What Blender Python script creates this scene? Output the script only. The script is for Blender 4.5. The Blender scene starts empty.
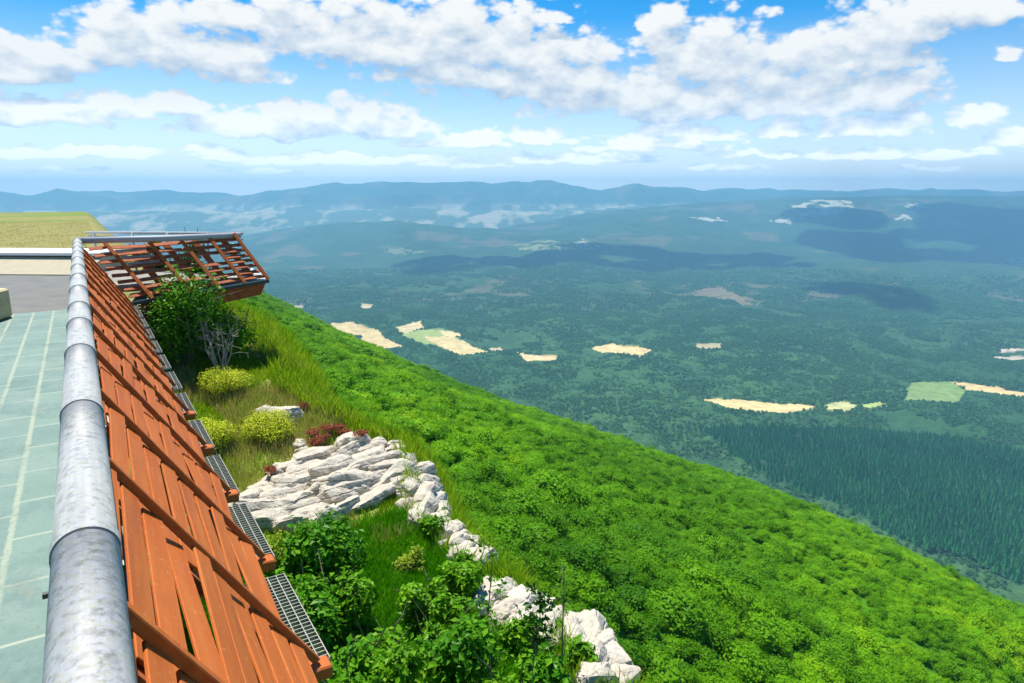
import bpy, math, random
import numpy as np
from math import radians, sin, cos, tan, pi
random.seed(7)
RNG = np.random.default_rng(11)
C = bpy.context.scene.collection
SC = bpy.context.scene

# ------------------------------------------------------------------ camera and frames
F = 683.0; PY0 = 341.5; HZ = 194.0; CAMZ = 1.9
PIT = math.atan((PY0 - HZ) / F); CP, SP = cos(PIT), sin(PIT)
YAW = radians(-31.96)
UX, UY = sin(YAW), cos(YAW)          # along the terrace rail
VX, VY = cos(YAW), -sin(YAW)         # outwards, over the cliff
def ray(px, py):
    x = px - 512.0; y = PY0 - py
    return np.array([x, F*CP + y*SP, y*CP - F*SP])
def Ph(px, py, h):                   # world point h metres below the eye
    r = ray(px, py); s = -h / r[2]
    return np.array([r[0]*s, r[1]*s, CAMZ - h])
def PY(px, py, Y):
    r = ray(px, py); s = Y / r[1]
    return np.array([r[0]*s, Y, CAMZ + r[2]*s])
def W(u, v, h=None, z=None):
    return np.array([u*UX + v*VX, u*UY + v*VY, (CAMZ - h) if z is None else z])
def toUV(p): return p[0]*UX + p[1]*UY, p[0]*VX + p[1]*VY

# ------------------------------------------------------------------ numpy noise
def _h(ix, iy, iz, s):
    n = (ix.astype(np.int64)*374761393 + iy.astype(np.int64)*668265263 + iz.astype(np.int64)*2147483647 + s*1274126177) & 0xffffffff
    n = ((n ^ (n >> 13))*1274126177) & 0xffffffff
    n = ((n ^ (n >> 16))*2246822519) & 0xffffffff
    return ((n ^ (n >> 15)) & 0xffffff) / float(0xffffff)
def vnoise(x, y, s=0):
    x = np.asarray(x, float); y = np.asarray(y, float)
    ix = np.floor(x); iy = np.floor(y); fx = x-ix; fy = y-iy
    fx = fx*fx*fx*(fx*(fx*6-15)+10); fy = fy*fy*fy*(fy*(fy*6-15)+10)
    z = np.zeros_like(ix)
    a = _h(ix, iy, z, s); b = _h(ix+1, iy, z, s); c = _h(ix, iy+1, z, s); d = _h(ix+1, iy+1, z, s)
    return (a*(1-fx)+b*fx)*(1-fy) + (c*(1-fx)+d*fx)*fy
def fbm(x, y, o=4, s=0, g=0.5):
    t = 0; a = 1; n = 0
    for k in range(o):
        ca, sa = cos(0.7*k), sin(0.7*k)
        t = t + a*vnoise((x*ca-y*sa)*2**k+17.3*k, (x*sa+y*ca)*2**k-9.1*k, s+k); n += a; a *= g
    return t/n*2-1
def sstep(a, b, x):
    t = np.clip((np.asarray(x, float)-a)/(b-a), 0, 1); return t*t*(3-2*t)
def inpoly(x, y, poly):
    r = np.zeros(np.shape(x), bool); n = len(poly); j = n-1
    for i in range(n):
        xi, yi = poly[i][:2]; xj, yj = poly[j][:2]
        if yi != yj:
            r ^= ((yi > y) != (yj > y)) & (x < (xj-xi)*(y-yi)/(yj-yi)+xi)
        j = i
    return r

# ------------------------------------------------------------------ mesh helpers
def mesh_np(name, V, faces, mat, smooth=False, color=None):
    """faces: list of (M,k) int arrays"""
    me = bpy.data.meshes.new(name)
    V = np.asarray(V, np.float32)
    me.vertices.add(len(V)); me.vertices.foreach_set('co', V.ravel())
    if not isinstance(faces, (list, tuple)): faces = [faces]
    loops = np.concatenate([f.ravel() for f in faces]).astype(np.int32)
    tot = np.concatenate([np.full(len(f), f.shape[1], np.int32) for f in faces])
    st = np.concatenate([[0], np.cumsum(tot)[:-1]]).astype(np.int32)
    me.loops.add(len(loops)); me.loops.foreach_set('vertex_index', loops)
    me.polygons.add(len(tot)); me.polygons.foreach_set('loop_start', st); me.polygons.foreach_set('loop_total', tot)
    me.polygons.foreach_set('use_smooth', np.full(len(tot), smooth))
    if color is not None:
        at = me.color_attributes.new('Col', 'FLOAT_COLOR', 'POINT')
        c4 = np.ones((len(V), 4), np.float32); c4[:, :3] = color
        at.data.foreach_set('color', c4.ravel())
    me.update(calc_edges=True); me.validate()
    if mat is not None: me.materials.append(mat)
    return me
def tag(o, label=None, cat=None, group=None, kind=None):
    if label: o['label'] = label
    if cat: o['category'] = cat
    if group: o['group'] = group
    if kind: o['kind'] = kind
    return o
def link(name, me, parent=None):
    o = bpy.data.objects.new(name, me); C.objects.link(o)
    if parent is not None: o.parent = parent
    return o
def empty(name, loc):
    o = bpy.data.objects.new(name, None); C.objects.link(o); o.location = loc; o.empty_display_size = .2
    return o
class MB:
    def __init__(s, org=(0, 0, 0)): s.V = []; s.F = {}; s.n = 0; s.o = np.array(org, float)
    def add(s, V, Fs):
        V = np.asarray(V, float)
        for f in Fs:
            s.F.setdefault(len(f), []).append([i+s.n for i in f])
        s.V.append(V); s.n += len(V)
    def box(s, c, ax, ay, az, bev=0.0):
        """c centre; ax, ay, az half-extent vectors; bevelled edges"""
        c = np.array(c, float); A = [np.array(a, float) for a in (ax, ay, az)]
        L = [np.linalg.norm(a) for a in A]
        if bev <= 0:
            V = [c + i*A[0] + j*A[1] + k*A[2] for i in (-1, 1) for j in (-1, 1) for k in (-1, 1)]
            s.add(V, [(0,1,3,2),(4,6,7,5),(0,4,5,1),(2,3,7,6),(0,2,6,4),(1,5,7,3)]); return
        t = [max(0.0, 1-bev/l) for l in L]
        V = []; idx = {}
        for i in (-1, 1):
            for j in (-1, 1):
                for k in (-1, 1):
                    for ax_ in range(3):
                        m = [t[0]*i, t[1]*j, t[2]*k]; m[ax_] = (i, j, k)[ax_]
                        idx[(i, j, k, ax_)] = len(V); V.append(c + m[0]*A[0]+m[1]*A[1]+m[2]*A[2])
        Fs = []
        for a in range(3):
            b, d = (a+1) % 3, (a+2) % 3
            for sg in (-1, 1):
                f = []
                for (p, q) in ((-1,-1),(1,-1),(1,1),(-1,1)):
                    m = [0, 0, 0]; m[a] = sg; m[b] = p; m[d] = q; f.append(idx[(*m, a)])
                Fs.append(tuple(f if sg > 0 else f[::-1]))
            for p in (-1, 1):
                for q in (-1, 1):      # edge parallel to a
                    m0 = [0]*3; m1 = [0]*3; m0[a] = -1; m1[a] = 1
                    m0[b] = m1[b] = p; m0[d] = m1[d] = q
                    Fs.append((idx[(*m0, b)], idx[(*m1, b)], idx[(*m1, d)], idx[(*m0, d)]))
        for i in (-1, 1):
            for j in (-1, 1):
                for k in (-1, 1): Fs.append((idx[(i,j,k,0)], idx[(i,j,k,1)], idx[(i,j,k,2)]))
        s.add(V, Fs)
    def bar(s, a, b, wdir, w, t, bev=.003):
        """beam a->b, width w along wdir, thickness t along the remaining axis"""
        a = np.array(a, float); b = np.array(b, float); d = b-a; L = np.linalg.norm(d); d /= L
        wd = np.array(wdir, float); wd -= d*wd.dot(d); wd /= np.linalg.norm(wd); n = np.cross(d, wd)
        s.box((a+b)/2, d*L/2, wd*w/2, n*t/2, bev)
    def tube(s, pts, rad, n=8, caps=True):
        pts = [np.array(p, float) for p in pts]; m = len(pts)
        if np.isscalar(rad): rad = [rad]*m
        V = []; up = np.array([0.13, 0.07, 1.0])
        for i, p in enumerate(pts):
            d = pts[min(i+1, m-1)] - pts[max(i-1, 0)]; d /= max(np.linalg.norm(d), 1e-9)
            a = np.cross(d, up)
            if np.linalg.norm(a) < .1: a = np.cross(d, [1, 0, 0])
            a /= np.linalg.norm(a); b = np.cross(d, a)
            for k in range(n):
                t = 2*pi*k/n; V.append(p + rad[i]*(cos(t)*a + sin(t)*b))
        Fs = [(i*n+k, i*n+(k+1) % n, (i+1)*n+(k+1) % n, (i+1)*n+k) for i in range(m-1) for k in range(n)]
        if caps:
            Fs.append(tuple(range(n))[::-1]); Fs.append(tuple((m-1)*n+k for k in range(n)))
        s.add(V, Fs)
    def build(s, name, mat, parent=None, smooth=False):
        V = np.concatenate(s.V) - s.o
        me = bpy.data.meshes.new(name)
        fl = [f for k in s.F.values() for f in k]
        me.from_pydata(V.tolist(), [], fl); me.update()
        me.materials.append(mat)
        if smooth:
            me.polygons.foreach_set('use_smooth', [True]*len(me.polygons))
        o = link(name, me, parent)
        if parent is None: o.location = s.o
        return o

# ------------------------------------------------------------------ materials
def M(name):
    m = bpy.data.materials.new(name); m.use_nodes = True; nt = m.node_tree
    b = nt.nodes['Principled BSDF']; return m, nt, b
class NT:
    def __init__(s, nt): s.nt = nt
    def n(s, t, **k):
        nd = s.nt.nodes.new(t)
        for a, v in k.items():
            if a == 'inp':
                for kk, vv in v.items():
                    if isinstance(vv, bpy.types.NodeSocket): s.nt.links.new(vv, nd.inputs[kk])
                    else: nd.inputs[kk].default_value = vv
            else: setattr(nd, a, v)
        return nd
    def l(s, a, b): s.nt.links.new(a, b)
    def m(s, op, a, b=0.0, c=None, clamp=False):
        nd = s.nt.nodes.new('ShaderNodeMath'); nd.operation = op; nd.use_clamp = clamp
        for i, v in enumerate((a, b) if c is None else (a, b, c)):
            if isinstance(v, bpy.types.NodeSocket): s.nt.links.new(v, nd.inputs[i])
            else: nd.inputs[i].default_value = v
        return nd.outputs[0]
    def noise(s, vec, scale, detail=4, rough=.55, dist=0.0):
        return s.n('ShaderNodeTexNoise', inp={'Vector': vec, 'Scale': scale, 'Detail': detail, 'Roughness': rough, 'Distortion': dist}).outputs['Fac']
    def mix(s, f, a, b, mode='MIX'):
        nd = s.nt.nodes.new('ShaderNodeMix'); nd.data_type = 'RGBA'; nd.blend_type = mode
        for i, v in ((0, f), (6, a), (7, b)):
            if isinstance(v, bpy.types.NodeSocket): s.nt.links.new(v, nd.inputs[i])
            else: nd.inputs[i].default_value = v if i == 0 else (*v, 1)
        return nd.outputs[2]
    def ramp(s, f, stops, interp='LINEAR'):
        nd = s.nt.nodes.new('ShaderNodeValToRGB'); cr = nd.color_ramp; cr.interpolation = interp
        while len(cr.elements) < len(stops): cr.elements.new(.5)
        for e, (p, c) in zip(cr.elements, stops):
            e.position = p; e.color = (*c, 1) if not np.isscalar(c) else (c, c, c, 1)
        s.l(f, nd.inputs[0]); return nd.outputs[0]
    def mr(s, f, a, b, c=0.0, d=1.0):
        return s.n('ShaderNodeMapRange', inp={0: f, 1: a, 2: b, 3: c, 4: d}).outputs[0]
    def bump(s, h, strength, dist):
        return s.n('ShaderNodeBump', inp={'Height': h, 'Strength': strength, 'Distance': dist}).outputs[0]
    def pos(s): return s.n('ShaderNodeNewGeometry').outputs['Position']
    def uv_pos(s, sc=(1, 1, 1)):
        """world position turned into the rail's frame: x along the rail, y outwards"""
        mp = s.n('ShaderNodeMapping', vector_type='POINT'); s.l(s.pos(), mp.inputs[0])
        mp.inputs['Rotation'].default_value = (0, 0, -(pi/2 - YAW)); mp.inputs['Scale'].default_value = (1, 1, 1)
        m2 = s.n('ShaderNodeMapping'); s.l(mp.outputs[0], m2.inputs[0]); m2.inputs['Scale'].default_value = sc
        return m2.outputs[0]

def wood_mat():
    m, nt, b = M('painted_wood'); t = NT(nt)
    p = t.uv_pos((1.2, 22, 22)); p2 = t.pos()
    g = t.noise(p, 1.0, 5, .6); r = t.noise(p2, 3.0, 3)
    col = t.mix(t.mr(g, .35, .7), (.44, .105, .018), (.53, .155, .032))
    col = t.mix(t.mr(r, .55, .75, 0, .55), col, (.40, .11, .03))
    ri = t.n('ShaderNodeNewGeometry').outputs['Random Per Island']
    col = t.mix(t.mr(ri, 0, 1, 0, .45), col, (.42, .10, .02))
    col = t.mix(t.mr(t.noise(p2, 45, 3), .62, .72, 0, .6), col, (.60, .27, .12))
    col = t.mix(t.mr(t.noise(t.uv_pos((.9, 9, 9)), 1.0, 6, .7), .52, .70, 0, .55), col, (.30, .085, .03))
    col = t.mix(t.mr(t.noise(t.uv_pos((2.5, 30, 30)), 1.0, 6, .7), .62, .72, 0, .5), col, (.50, .30, .20))
    t.l(col, b.inputs['Base Color']); b.inputs['Specular IOR Level'].default_value = .15; b.inputs['Roughness'].default_value = .62
    t.l(t.bump(g, .4, .004), b.inputs['Normal']); return m
def wood_old_mat():
    m, nt, b = M('weathered_wood'); t = NT(nt); p2 = t.pos()
    r = t.noise(p2, 9.0, 4)
    col = t.mix(t.mr(r, .35, .7), (.36, .085, .03), (.47, .15, .055))
    col = t.mix(t.mr(t.noise(p2, 30, 3), .6, .68, 0, .7), col, (.45, .24, .14))
    t.l(col, b.inputs['Base Color']); b.inputs['Specular IOR Level'].default_value = .12; b.inputs['Roughness'].default_value = .7; return m
def plain(name, c, rough=.7, metal=0.0, sc=8.0, var=.35, c2=None, bump=.0):
    m, nt, b = M(name); t = NT(nt); p = t.pos()
    n = t.noise(p, sc, 5, .6)
    c2 = c2 or tuple(x*(1-var) for x in c)
    t.l(t.mix(t.mr(n, .3, .7), c2, c), b.inputs['Base Color'])
    b.inputs['Roughness'].default_value = rough; b.inputs['Metallic'].default_value = metal
    if bump: t.l(t.bump(n, 1.0, bump), b.inputs['Normal'])
    return m
def coping_mat():
    m, nt, b = M('galvanised_coping'); t = NT(nt)
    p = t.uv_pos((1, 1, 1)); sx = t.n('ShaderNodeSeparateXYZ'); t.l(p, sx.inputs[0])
    # lengthwise runs of grime and lichen, heavier towards the outer side
    streak = t.noise(t.uv_pos((1.2, 46, 46)), 1.0, 5, .6)
    spots = t.noise(t.pos(), 55, 4, .65); big = t.noise(t.pos(), 4.5, 4)
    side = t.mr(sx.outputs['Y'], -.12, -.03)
    col = t.mix(t.mr(streak, .35, .7), (.36, .365, .36), (.50, .50, .49))
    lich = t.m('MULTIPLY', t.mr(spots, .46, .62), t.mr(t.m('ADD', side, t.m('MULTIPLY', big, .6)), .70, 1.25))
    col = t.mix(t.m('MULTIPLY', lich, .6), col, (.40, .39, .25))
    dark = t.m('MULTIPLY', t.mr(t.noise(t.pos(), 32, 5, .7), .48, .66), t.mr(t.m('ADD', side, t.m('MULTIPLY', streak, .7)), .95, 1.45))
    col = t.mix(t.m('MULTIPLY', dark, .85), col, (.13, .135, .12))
    t.l(col, b.inputs['Base Color']); b.inputs['Roughness'].default_value = .55; b.inputs['Metallic'].default_value = .0
    t.l(t.bump(spots, .25, .003), b.inputs['Normal']); return m
def tile_mat():
    m, nt, b = M('green_slate_tiles'); t = NT(nt)
    p = t.uv_pos((1, 1, 1))
    wob = t.n('ShaderNodeTexNoise', inp={'Vector': p, 'Scale': 6.0, 'Detail': 3.0})
    vm = t.n('ShaderNodeVectorMath', operation='MULTIPLY_ADD'); t.l(wob.outputs['Color'], vm.inputs[0]); vm.inputs[1].default_value = (.012, .012, 0); t.l(p, vm.inputs[2])
    br = t.n('ShaderNodeTexBrick', offset=.37, inp={'Vector': vm.outputs[0], 'Color1': (.115, .195, .165, 1), 'Color2': (.165, .255, .205, 1), 'Mortar': (.33, .37, .28, 1),
        'Scale': 1.0, 'Mortar Size': .013, 'Mortar Smooth': .3, 'Bias': 0.0, 'Brick Width': .56, 'Row Height': .27})
    sx = t.n('ShaderNodeSeparateXYZ'); t.l(vm.outputs[0], sx.inputs[0])
    # the long joints are wider and sandy
    fr = t.m('ABSOLUTE', t.m('SUBTRACT', t.m('FRACT', t.m('DIVIDE', sx.outputs['Y'], .27)), .5))
    lj = t.mr(t.m('ADD', fr, t.m('MULTIPLY', t.noise(p, 14, 4), .09)), .465, .50)
    n1 = t.noise(p, 2.2, 5, .6); n2 = t.noise(p, 22, 4, .7)
    col = t.mix(t.mr(n1, .4, .75, 0, .6), br.outputs['Color'], (.17, .26, .22))
    col = t.mix(t.mr(n2, .55, .75, 0, .5), col, (.20, .28, .22))
    col = t.mix(t.m('MULTIPLY', lj, .85), col, (.30, .35, .25))
    col = t.mix(t.mr(t.noise(p, .9, 6, .7), .50, .66, 0, .55), col, (.24, .31, .25))
    col = t.mix(t.mr(t.noise(p, 1.7, 6, .75), .50, .64, 0, .55), col, (.07, .135, .125))
    col = t.mix(t.mr(t.noise(p, 40, 5, .75), .56, .68, 0, .6), col, (.06, .09, .08))
    col = t.mix(t.mr(t.noise(p, 3.3, 6, .75), .60, .70, 0, .5), col, (.24, .23, .15))
    col = t.mix(t.m('MULTIPLY', t.mr(t.noise(t.uv_pos((1.3, 9, 1)), 1, 3), .63, .7), lj), col, (.30, .2, .10))
    t.l(col, b.inputs['Base Color']); b.inputs['Roughness'].default_value = .7
    t.l(t.bump(t.m('SUBTRACT', 1.0, br.outputs['Fac']), .3, .004), b.inputs['Normal']); return m
def attr_mat(name, rough=.9, bump_sc=None, bump_d=0.0, var=.25, varsc=3.0):
    m, nt, b = M(name); t = NT(nt)
    a = t.n('ShaderNodeVertexColor'); a.layer_name = 'Col'
    n = t.noise(t.pos(), varsc, 5, .65)
    f = t.mr(n, .25, .75, 1-var, 1+var)
    vm = t.n('ShaderNodeVectorMath', operation='SCALE'); t.l(a.outputs[0], vm.inputs[0]); t.l(f, vm.inputs['Scale'])
    t.l(vm.outputs[0], b.inputs['Base Color']); b.inputs['Roughness'].default_value = rough
    b.inputs['Specular IOR Level'].default_value = .15
    if bump_sc: t.l(t.bump(t.noise(t.pos(), bump_sc, 5, .65), 1.0, bump_d), b.inputs['Normal'])
    return m
def leaf_mat(name, c1, c2, c3=None, sc=1.0, trans=.3, inst=False, rough=.5):
    m, nt, b = M(name); t = NT(nt)
    oi = t.n('ShaderNodeObjectInfo')
    n = t.noise(t.pos(), sc, 3, .6)
    fac = t.mr(n, .3, .7)
    if inst: fac = t.m('ADD', t.m('MULTIPLY', fac, .65), t.m('MULTIPLY', oi.outputs['Random'], .35))
    else:
        ri = t.n('ShaderNodeNewGeometry').outputs['Random Per Island']
        fac = t.m('ADD', t.m('MULTIPLY', fac, .45), t.m('MULTIPLY', ri, .55))
    col = t.ramp(fac, [(0, c1), (.6, c2), (1, c3 or c2)])
    t.l(col, b.inputs['Base Color']); b.inputs['Roughness'].default_value = rough
    b.inputs['Specular IOR Level'].default_value = .08
    tr = t.n('ShaderNodeBsdfTranslucent'); t.l(t.mix(1.0, col, (1.0, 1.0, .5), 'MULTIPLY'), tr.inputs[0])
    mx = t.n('ShaderNodeMixShader'); mx.inputs[0].default_value = trans
    t.l(b.outputs[0], mx.inputs[1]); t.l(tr.outputs[0], mx.inputs[2])
    t.l(mx.outputs[0], nt.nodes['Material Output'].inputs['Surface']); return m
def rock_mat():
    m, nt, b = M('limestone'); t = NT(nt); p = t.pos()
    n = t.noise(p, 3.5, 6, .65); n2 = t.noise(p, 26, 5, .7)
    col = t.mix(t.mr(n, .35, .7), (.50, .44, .34), (.64, .58, .46))
    col = t.mix(t.mr(n2, .58, .72, 0, .6), col, (.26, .23, .18))
    col = t.mix(t.mr(t.noise(p, 7, 4), .62, .7, 0, .5), col, (.46, .35, .22))
    col = t.mix(t.mr(t.noise(p, 14, 6, .75), .60, .68, 0, .75), col, (.17, .16, .13))
    col = t.mix(t.mr(t.noise(p, 5.5, 5, .7), .66, .72, 0, .7), col, (.30, .30, .10))
    t.l(col, b.inputs['Base Color']); b.inputs['Roughness'].default_value = .85
    h = t.m('ADD', n2, t.m('MULTIPLY', t.noise(p, 80, 4), .4))
    t.l(t.bump(h, .8, .02), b.inputs['Normal']); return m

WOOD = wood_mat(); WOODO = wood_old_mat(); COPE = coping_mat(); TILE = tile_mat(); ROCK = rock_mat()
METAL = plain('zinc_sheet', (.42, .44, .43), .5, .3, 6, .4, bump=.002)
GRATEM = plain('galvanised_grating', (.36, .36, .30), .55, .3, 20, .35)
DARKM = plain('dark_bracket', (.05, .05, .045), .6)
CREAM = plain('cream_render', (.50, .44, .29), .85, 0, 5, .12, bump=.002)
WHITE = plain('white_coping_stone', (.85, .85, .80), .7, 0, 5, .08)
ASPH = plain('asphalt', (.185, .175, .145), .85, 0, 2.5, .3, c2=(.115, .125, .118), bump=.003)
CONC = plain('pale_concrete', (.55, .52, .42), .85, 0, 7, .35, bump=.004)
BARK = plain('bark', (.23, .19, .14), .85, 0, 20, .5)
BARE = plain('pale_bare_twigs', (.48, .42, .33), .85, 0, 20, .4)
PALE_STRIP = plain('pale_strip_tone', (.58, .54, .42), .8, 0, 12, .3)

# ------------------------------------------------------------------ terrain near the terrace
V1 = 250.0
def edge_v(u):
    return np.interp(u, [-10, 4.5, 9, 11.8, 13.2, 15, 18, 22, 40], [4.6, 4.3, 4.2, 4.6, 3.6, 3.3, 3.6, 2.5, 1.0]) + .25*fbm(np.asarray(u)*.9, np.zeros_like(u)+3.1, 3, 5)
def hbench(u, v):                    # depth below the eye of the grassy bench
    h = np.interp(u, [-10, 5, 8.4, 10.0, 11.5, 14, 17, 20, 30, 70, 240], [5.6, 5.5, 5.3, 4.95, 4.7, 4.15, 3.6, 3.1, 2.9, 3.3, 5.4])
    return h + .10*fbm(u*.8, v*.8, 3, 9) + .04*fbm(u*3, v*3, 3, 19)
def tslope(u):
    return np.interp(u, [-100, 80, 210, 500, 750, 1250, 1500], [.50, .505, .56, .60, .65, .65, .65])
def hslope(u, v):
    D = np.interp(u, [-20, 15, 30, 60], [17, 17, 11, 9])
    t = tslope(u)
    h = D + v*t + 3.0*fbm(u/45, v/45, 3, 21)*sstep(15, 60, v) + 8*fbm(u/160, v/110, 2, 31)*sstep(40, 160, v)*(1-.6*sstep(200, 280, v))
    b = np.clip(v - V1, 0, None)
    h = h + np.minimum(b*b/420.0, b*.55)
    return np.minimum(h, 470.0)
def HB(u, v):
    u = np.asarray(u, float); v = np.asarray(v, float)
    e = edge_v(u); a = hbench(u, v); s = hslope(u, np.clip(v, 0, None))
    w = sstep(0, 1, (v - e)/np.interp(u, [0, 14, 30, 60], [6.0, 6.0, 14.0, 8.0]))
    h = a*(1-w) + s*w
    # the far end of the plateau drops away
    d = np.clip(u - 240 - 30*vnoise(v/40, u*0, 4), 0, None)*(1-sstep(0, 30, v - np.clip(u-240, 0, None)*.16))
    return h + d*.9*1.0
def Zt(x, y):
    u = x*UX + y*UY; v = x*VX + y*VY
    return CAMZ - HB(u, v)
def hitg(px, py, lo=2.0, hi=900.0):
    r = ray(px, py); r = r/r[1]
    ts = np.geomspace(lo, hi, 3000); x = r[0]*ts; y = ts; z = CAMZ + r[2]*ts
    d = z - Zt(x, y); i = np.argmax(d < 0)
    return np.array([x[i], y[i], float(Zt(x[i], y[i]))])
def hitb(px, py):                    # point of the bench surface (carried on past the cliff edge) seen at a pixel
    h = 4.7
    for _ in range(12):
        p = Ph(px, py, h); h = .5*h + .5*float(hbench(*toUV(p)))
    return Ph(px, py, h)

def grid_faces(nu, nv):
    i = np.arange(nu-1)[:, None]*nv + np.arange(nv-1)[None, :]
    return np.stack([i, i+1, i+nv+1, i+nv], -1).reshape(-1, 4)
us = np.concatenate([np.arange(-60, -4, 4.0), np.arange(-4, 20, .07), 20*np.exp(np.linspace(0, math.log(1500/20.), 260))])
vs = np.concatenate([-np.geomspace(260, 1, 40), np.arange(-.6, 8, .07), 8*np.exp(np.linspace(0.01, math.log(800/8.), 170))])
U, V_ = np.meshgrid(us, vs, indexing='ij')
H = HB(U, V_)
X = U*UX + V_*VX; Y = U*UY + V_*VY
def ground_color(U, V_):
    n = fbm(U*.5, V_*.5, 4, 41)[..., None]; n2 = fbm(U*2.2, V_*2.2, 3, 43)[..., None]
    lush = np.array([.10, .24, .012]); dry = np.array([.40, .35, .13]); mid = np.array([.24, .34, .04])
    c = mid + (dry-mid)*np.clip(.5+n*1.2+n2*.3, 0, 1)
    e = edge_v(U)
    # lower patch is lush, the plateau behind is dry steppe
    lw = (1-sstep(8.2, 10.2, U))[..., None]
    c = c*(1-lw) + lush*(1+.35*n2)*lw
    pw = sstep(19, 24, U)[..., None]
    b = (sstep(-.05, .30, fbm(U/30, V_/60, 3, 51)))[..., None]
    steppe = np.array([.25, .23, .075])*(1+.2*n2); c = c*(1-pw) + (steppe*(1-b*.8)+np.array([.13, .22, .03])*b*.8)*pw
    sl = (sstep(0, 2.0, V_ - e)*(1-sstep(30, 45, U)*(V_ < 14)))[..., None]
    return np.clip(c*(1-sl) + np.array([.06, .20, .006])*sl, .005, 1)
gm = attr_mat('hillside_soil_and_turf', .95, 9.0, .03, .35, 4.0)
me = mesh_np('hillside', np.stack([X, Y, CAMZ-H], -1).reshape(-1, 3), grid_faces(len(us), len(vs))[:, ::-1], gm, True, ground_color(U, V_).reshape(-1, 3))
o = link('hillside', me); tag(o, kind='structure')

# ------------------------------------------------------------------ valley, hills and mountains
NA, NR = 1500, 760
az = np.radians(np.linspace(-47, 45, NA))
inv = np.linspace(1/620.0, 1/13000.0, NR-260)
rr = np.concatenate([1/inv[:-60], np.geomspace(1/inv[-60], 13000, 320)])
NR = len(rr)
A, R = np.meshgrid(az, rr, indexing='ij')
TX = R*np.sin(A); TY = R*np.cos(A)
def crest(pts, dist, width_f, width_b, noise, seed, x=None):
    """hill whose skyline passes through the pixels pts at distance dist; widths in metres before/behind"""
    P = [PY(px, py, dist) for px, py in pts]
    xs = np.array([p[0]/p[1] for p in P]); zs = np.array([p[2]-CAMZ for p in P])
    return xs, zs, dist, width_f, width_b, noise, seed
BASE = -450.0
HILLS = [
 crest([(-80,192),(0,191),(30,194),(60,189),(100,192),(160,190),(240,194),(300,197),(420,200)], 11400, 1700, 1000, 44, 3),
 crest([(150,205),(220,197),(255,193),(320,183),(400,181),(440,183),(480,181),(540,179),(575,184),(600,188),(640,184),(700,190),(780,193),(860,196),(950,201),(1060,208)], 10700, 1700, 1400, 46, 7),
 crest([(500,206),(600,195),(700,190),(760,188),(830,190),(900,188),(1000,191),(1100,190)], 12000, 900, 700, 30, 13),
 crest([(240,212),(300,203),(360,197),(420,192),(470,196),(520,203),(600,206),(690,203)], 9600, 900, 900, 34, 17),
 crest([(430,245),(500,228),(560,217),(620,209),(700,203),(760,200),(820,197),(900,195),(960,196),(1024,197),(1150,195)], 7600, 3200, 1500, 45, 23),
 crest([(150,250),(240,240),(300,227),(345,222),(400,221),(440,226),(500,229),(560,231),(640,236)], 6300, 1900, 1300, 30, 29),
 crest([(420,262),(480,250),(540,241),(600,240),(660,246),(740,258),(800,275)], 5200, 1300, 1200, 35, 37),
 crest([(820,262),(880,250),(930,244),(980,250),(1024,257),(1100,262)], 5600, 1100, 1500, 30, 39),
 crest([(440,322),(520,306),(600,292),(690,286),(760,296),(840,318)], 3300, 700, 800, 20, 47),
 crest([(560,362),(640,352),(700,350),(780,358),(860,372),(900,384)], 1950, 260, 350, 8, 53),
]
def valley_z(TX, TY):
    R = np.hypot(TX, TY)
    z = BASE + 55*fbm(TX/1300, TY/1300, 5, 61)*sstep(1200, 3000, R) + 12*fbm(TX/260, TY/260, 4, 67) + 48*(.5-np.abs(fbm(TX/420, TY/620, 4, 69)))*sstep(1700, 2800, R)
    BR_ = BASE + 235*sstep(6900, 8900, R); z = z + BR_ - BASE
    q = TX/np.maximum(TY, 1)
    for xs, zs, D, wf, wb, na, sd in HILLS:
        zc = np.interp(q, xs, zs, left=BASE-50, right=BASE-50)
        if D > 9000: zc = zc + na*.75*fbm(q*26, q*0+sd, 5, sd+9)
        if D > 9000: zc = np.where(zc < BASE-20, zc, zc*np.clip(TY/np.maximum(R, 1), .5, 1)); t = R - D*(1+.03*fbm(q*9, q*0, 3, sd))
        else: t = TY - D*(1+.04*fbm(q*9, q*0, 3, sd))
        prof = np.where(t < 0, sstep(1, 0, -t/wf), sstep(1, 0, t/wb))
        rid = 1-np.abs(fbm(TX/(na*22), TY/(na*22), 5, sd+2))*2.0
        rise = (zc - BASE)*prof + na*(2.6 if D > 9000 else 1.5)*(rid-.75)*prof*(1-sstep(.8, 1.0, prof)*.65)
        z = np.maximum(z, BASE + rise)
    return z
TZ = valley_z(TX, TY)
# woodland roughness: each bump about the size of a crown group
rough = (fbm(TX/16, TY/16, 2, 71)*3.5*sstep(5000, 2500, R) + fbm(TX/60, TY/60, 3, 73)*7*sstep(14000, 5000, R))
def polyW(pts, h=450.0): return [tuple(Ph(px, py, h)[:2]) for px, py in pts]
def hit_valley(px, py):
    r = ray(px, py); r = r/r[1]; ts = np.geomspace(650, 12900, 2500)
    d = CAMZ + r[2]*ts - (CAMZ+valley_z(r[0]*ts, ts)); i = int(np.argmax(d < 0))
    return r[0]*ts[i], ts[i]
def polyV(pts): return [hit_valley(px, py) for px, py in pts]
wx = fbm(TX/70, TY/70, 3, 81)*28*np.clip(R/3000, .3, 3); wy = fbm(TX/70, TY/70, 3, 83)*60*np.clip(R/3000, .3, 3)
G0 = np.array([.026, .088, .024]); G1 = np.array([.050, .118, .032]); G2 = np.array([.028, .082, .030])
n1 = fbm(TX/420, TY/420, 4, 91)[..., None]; n2 = fbm(TX/110, TY/110, 4, 93)[..., None]
col = G0 + (G1-G0)*np.clip(.4+1.6*n1, 0, 1) ; col = col + (G2-col)*np.clip(-.1+2.2*n2, 0, .8)
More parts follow.
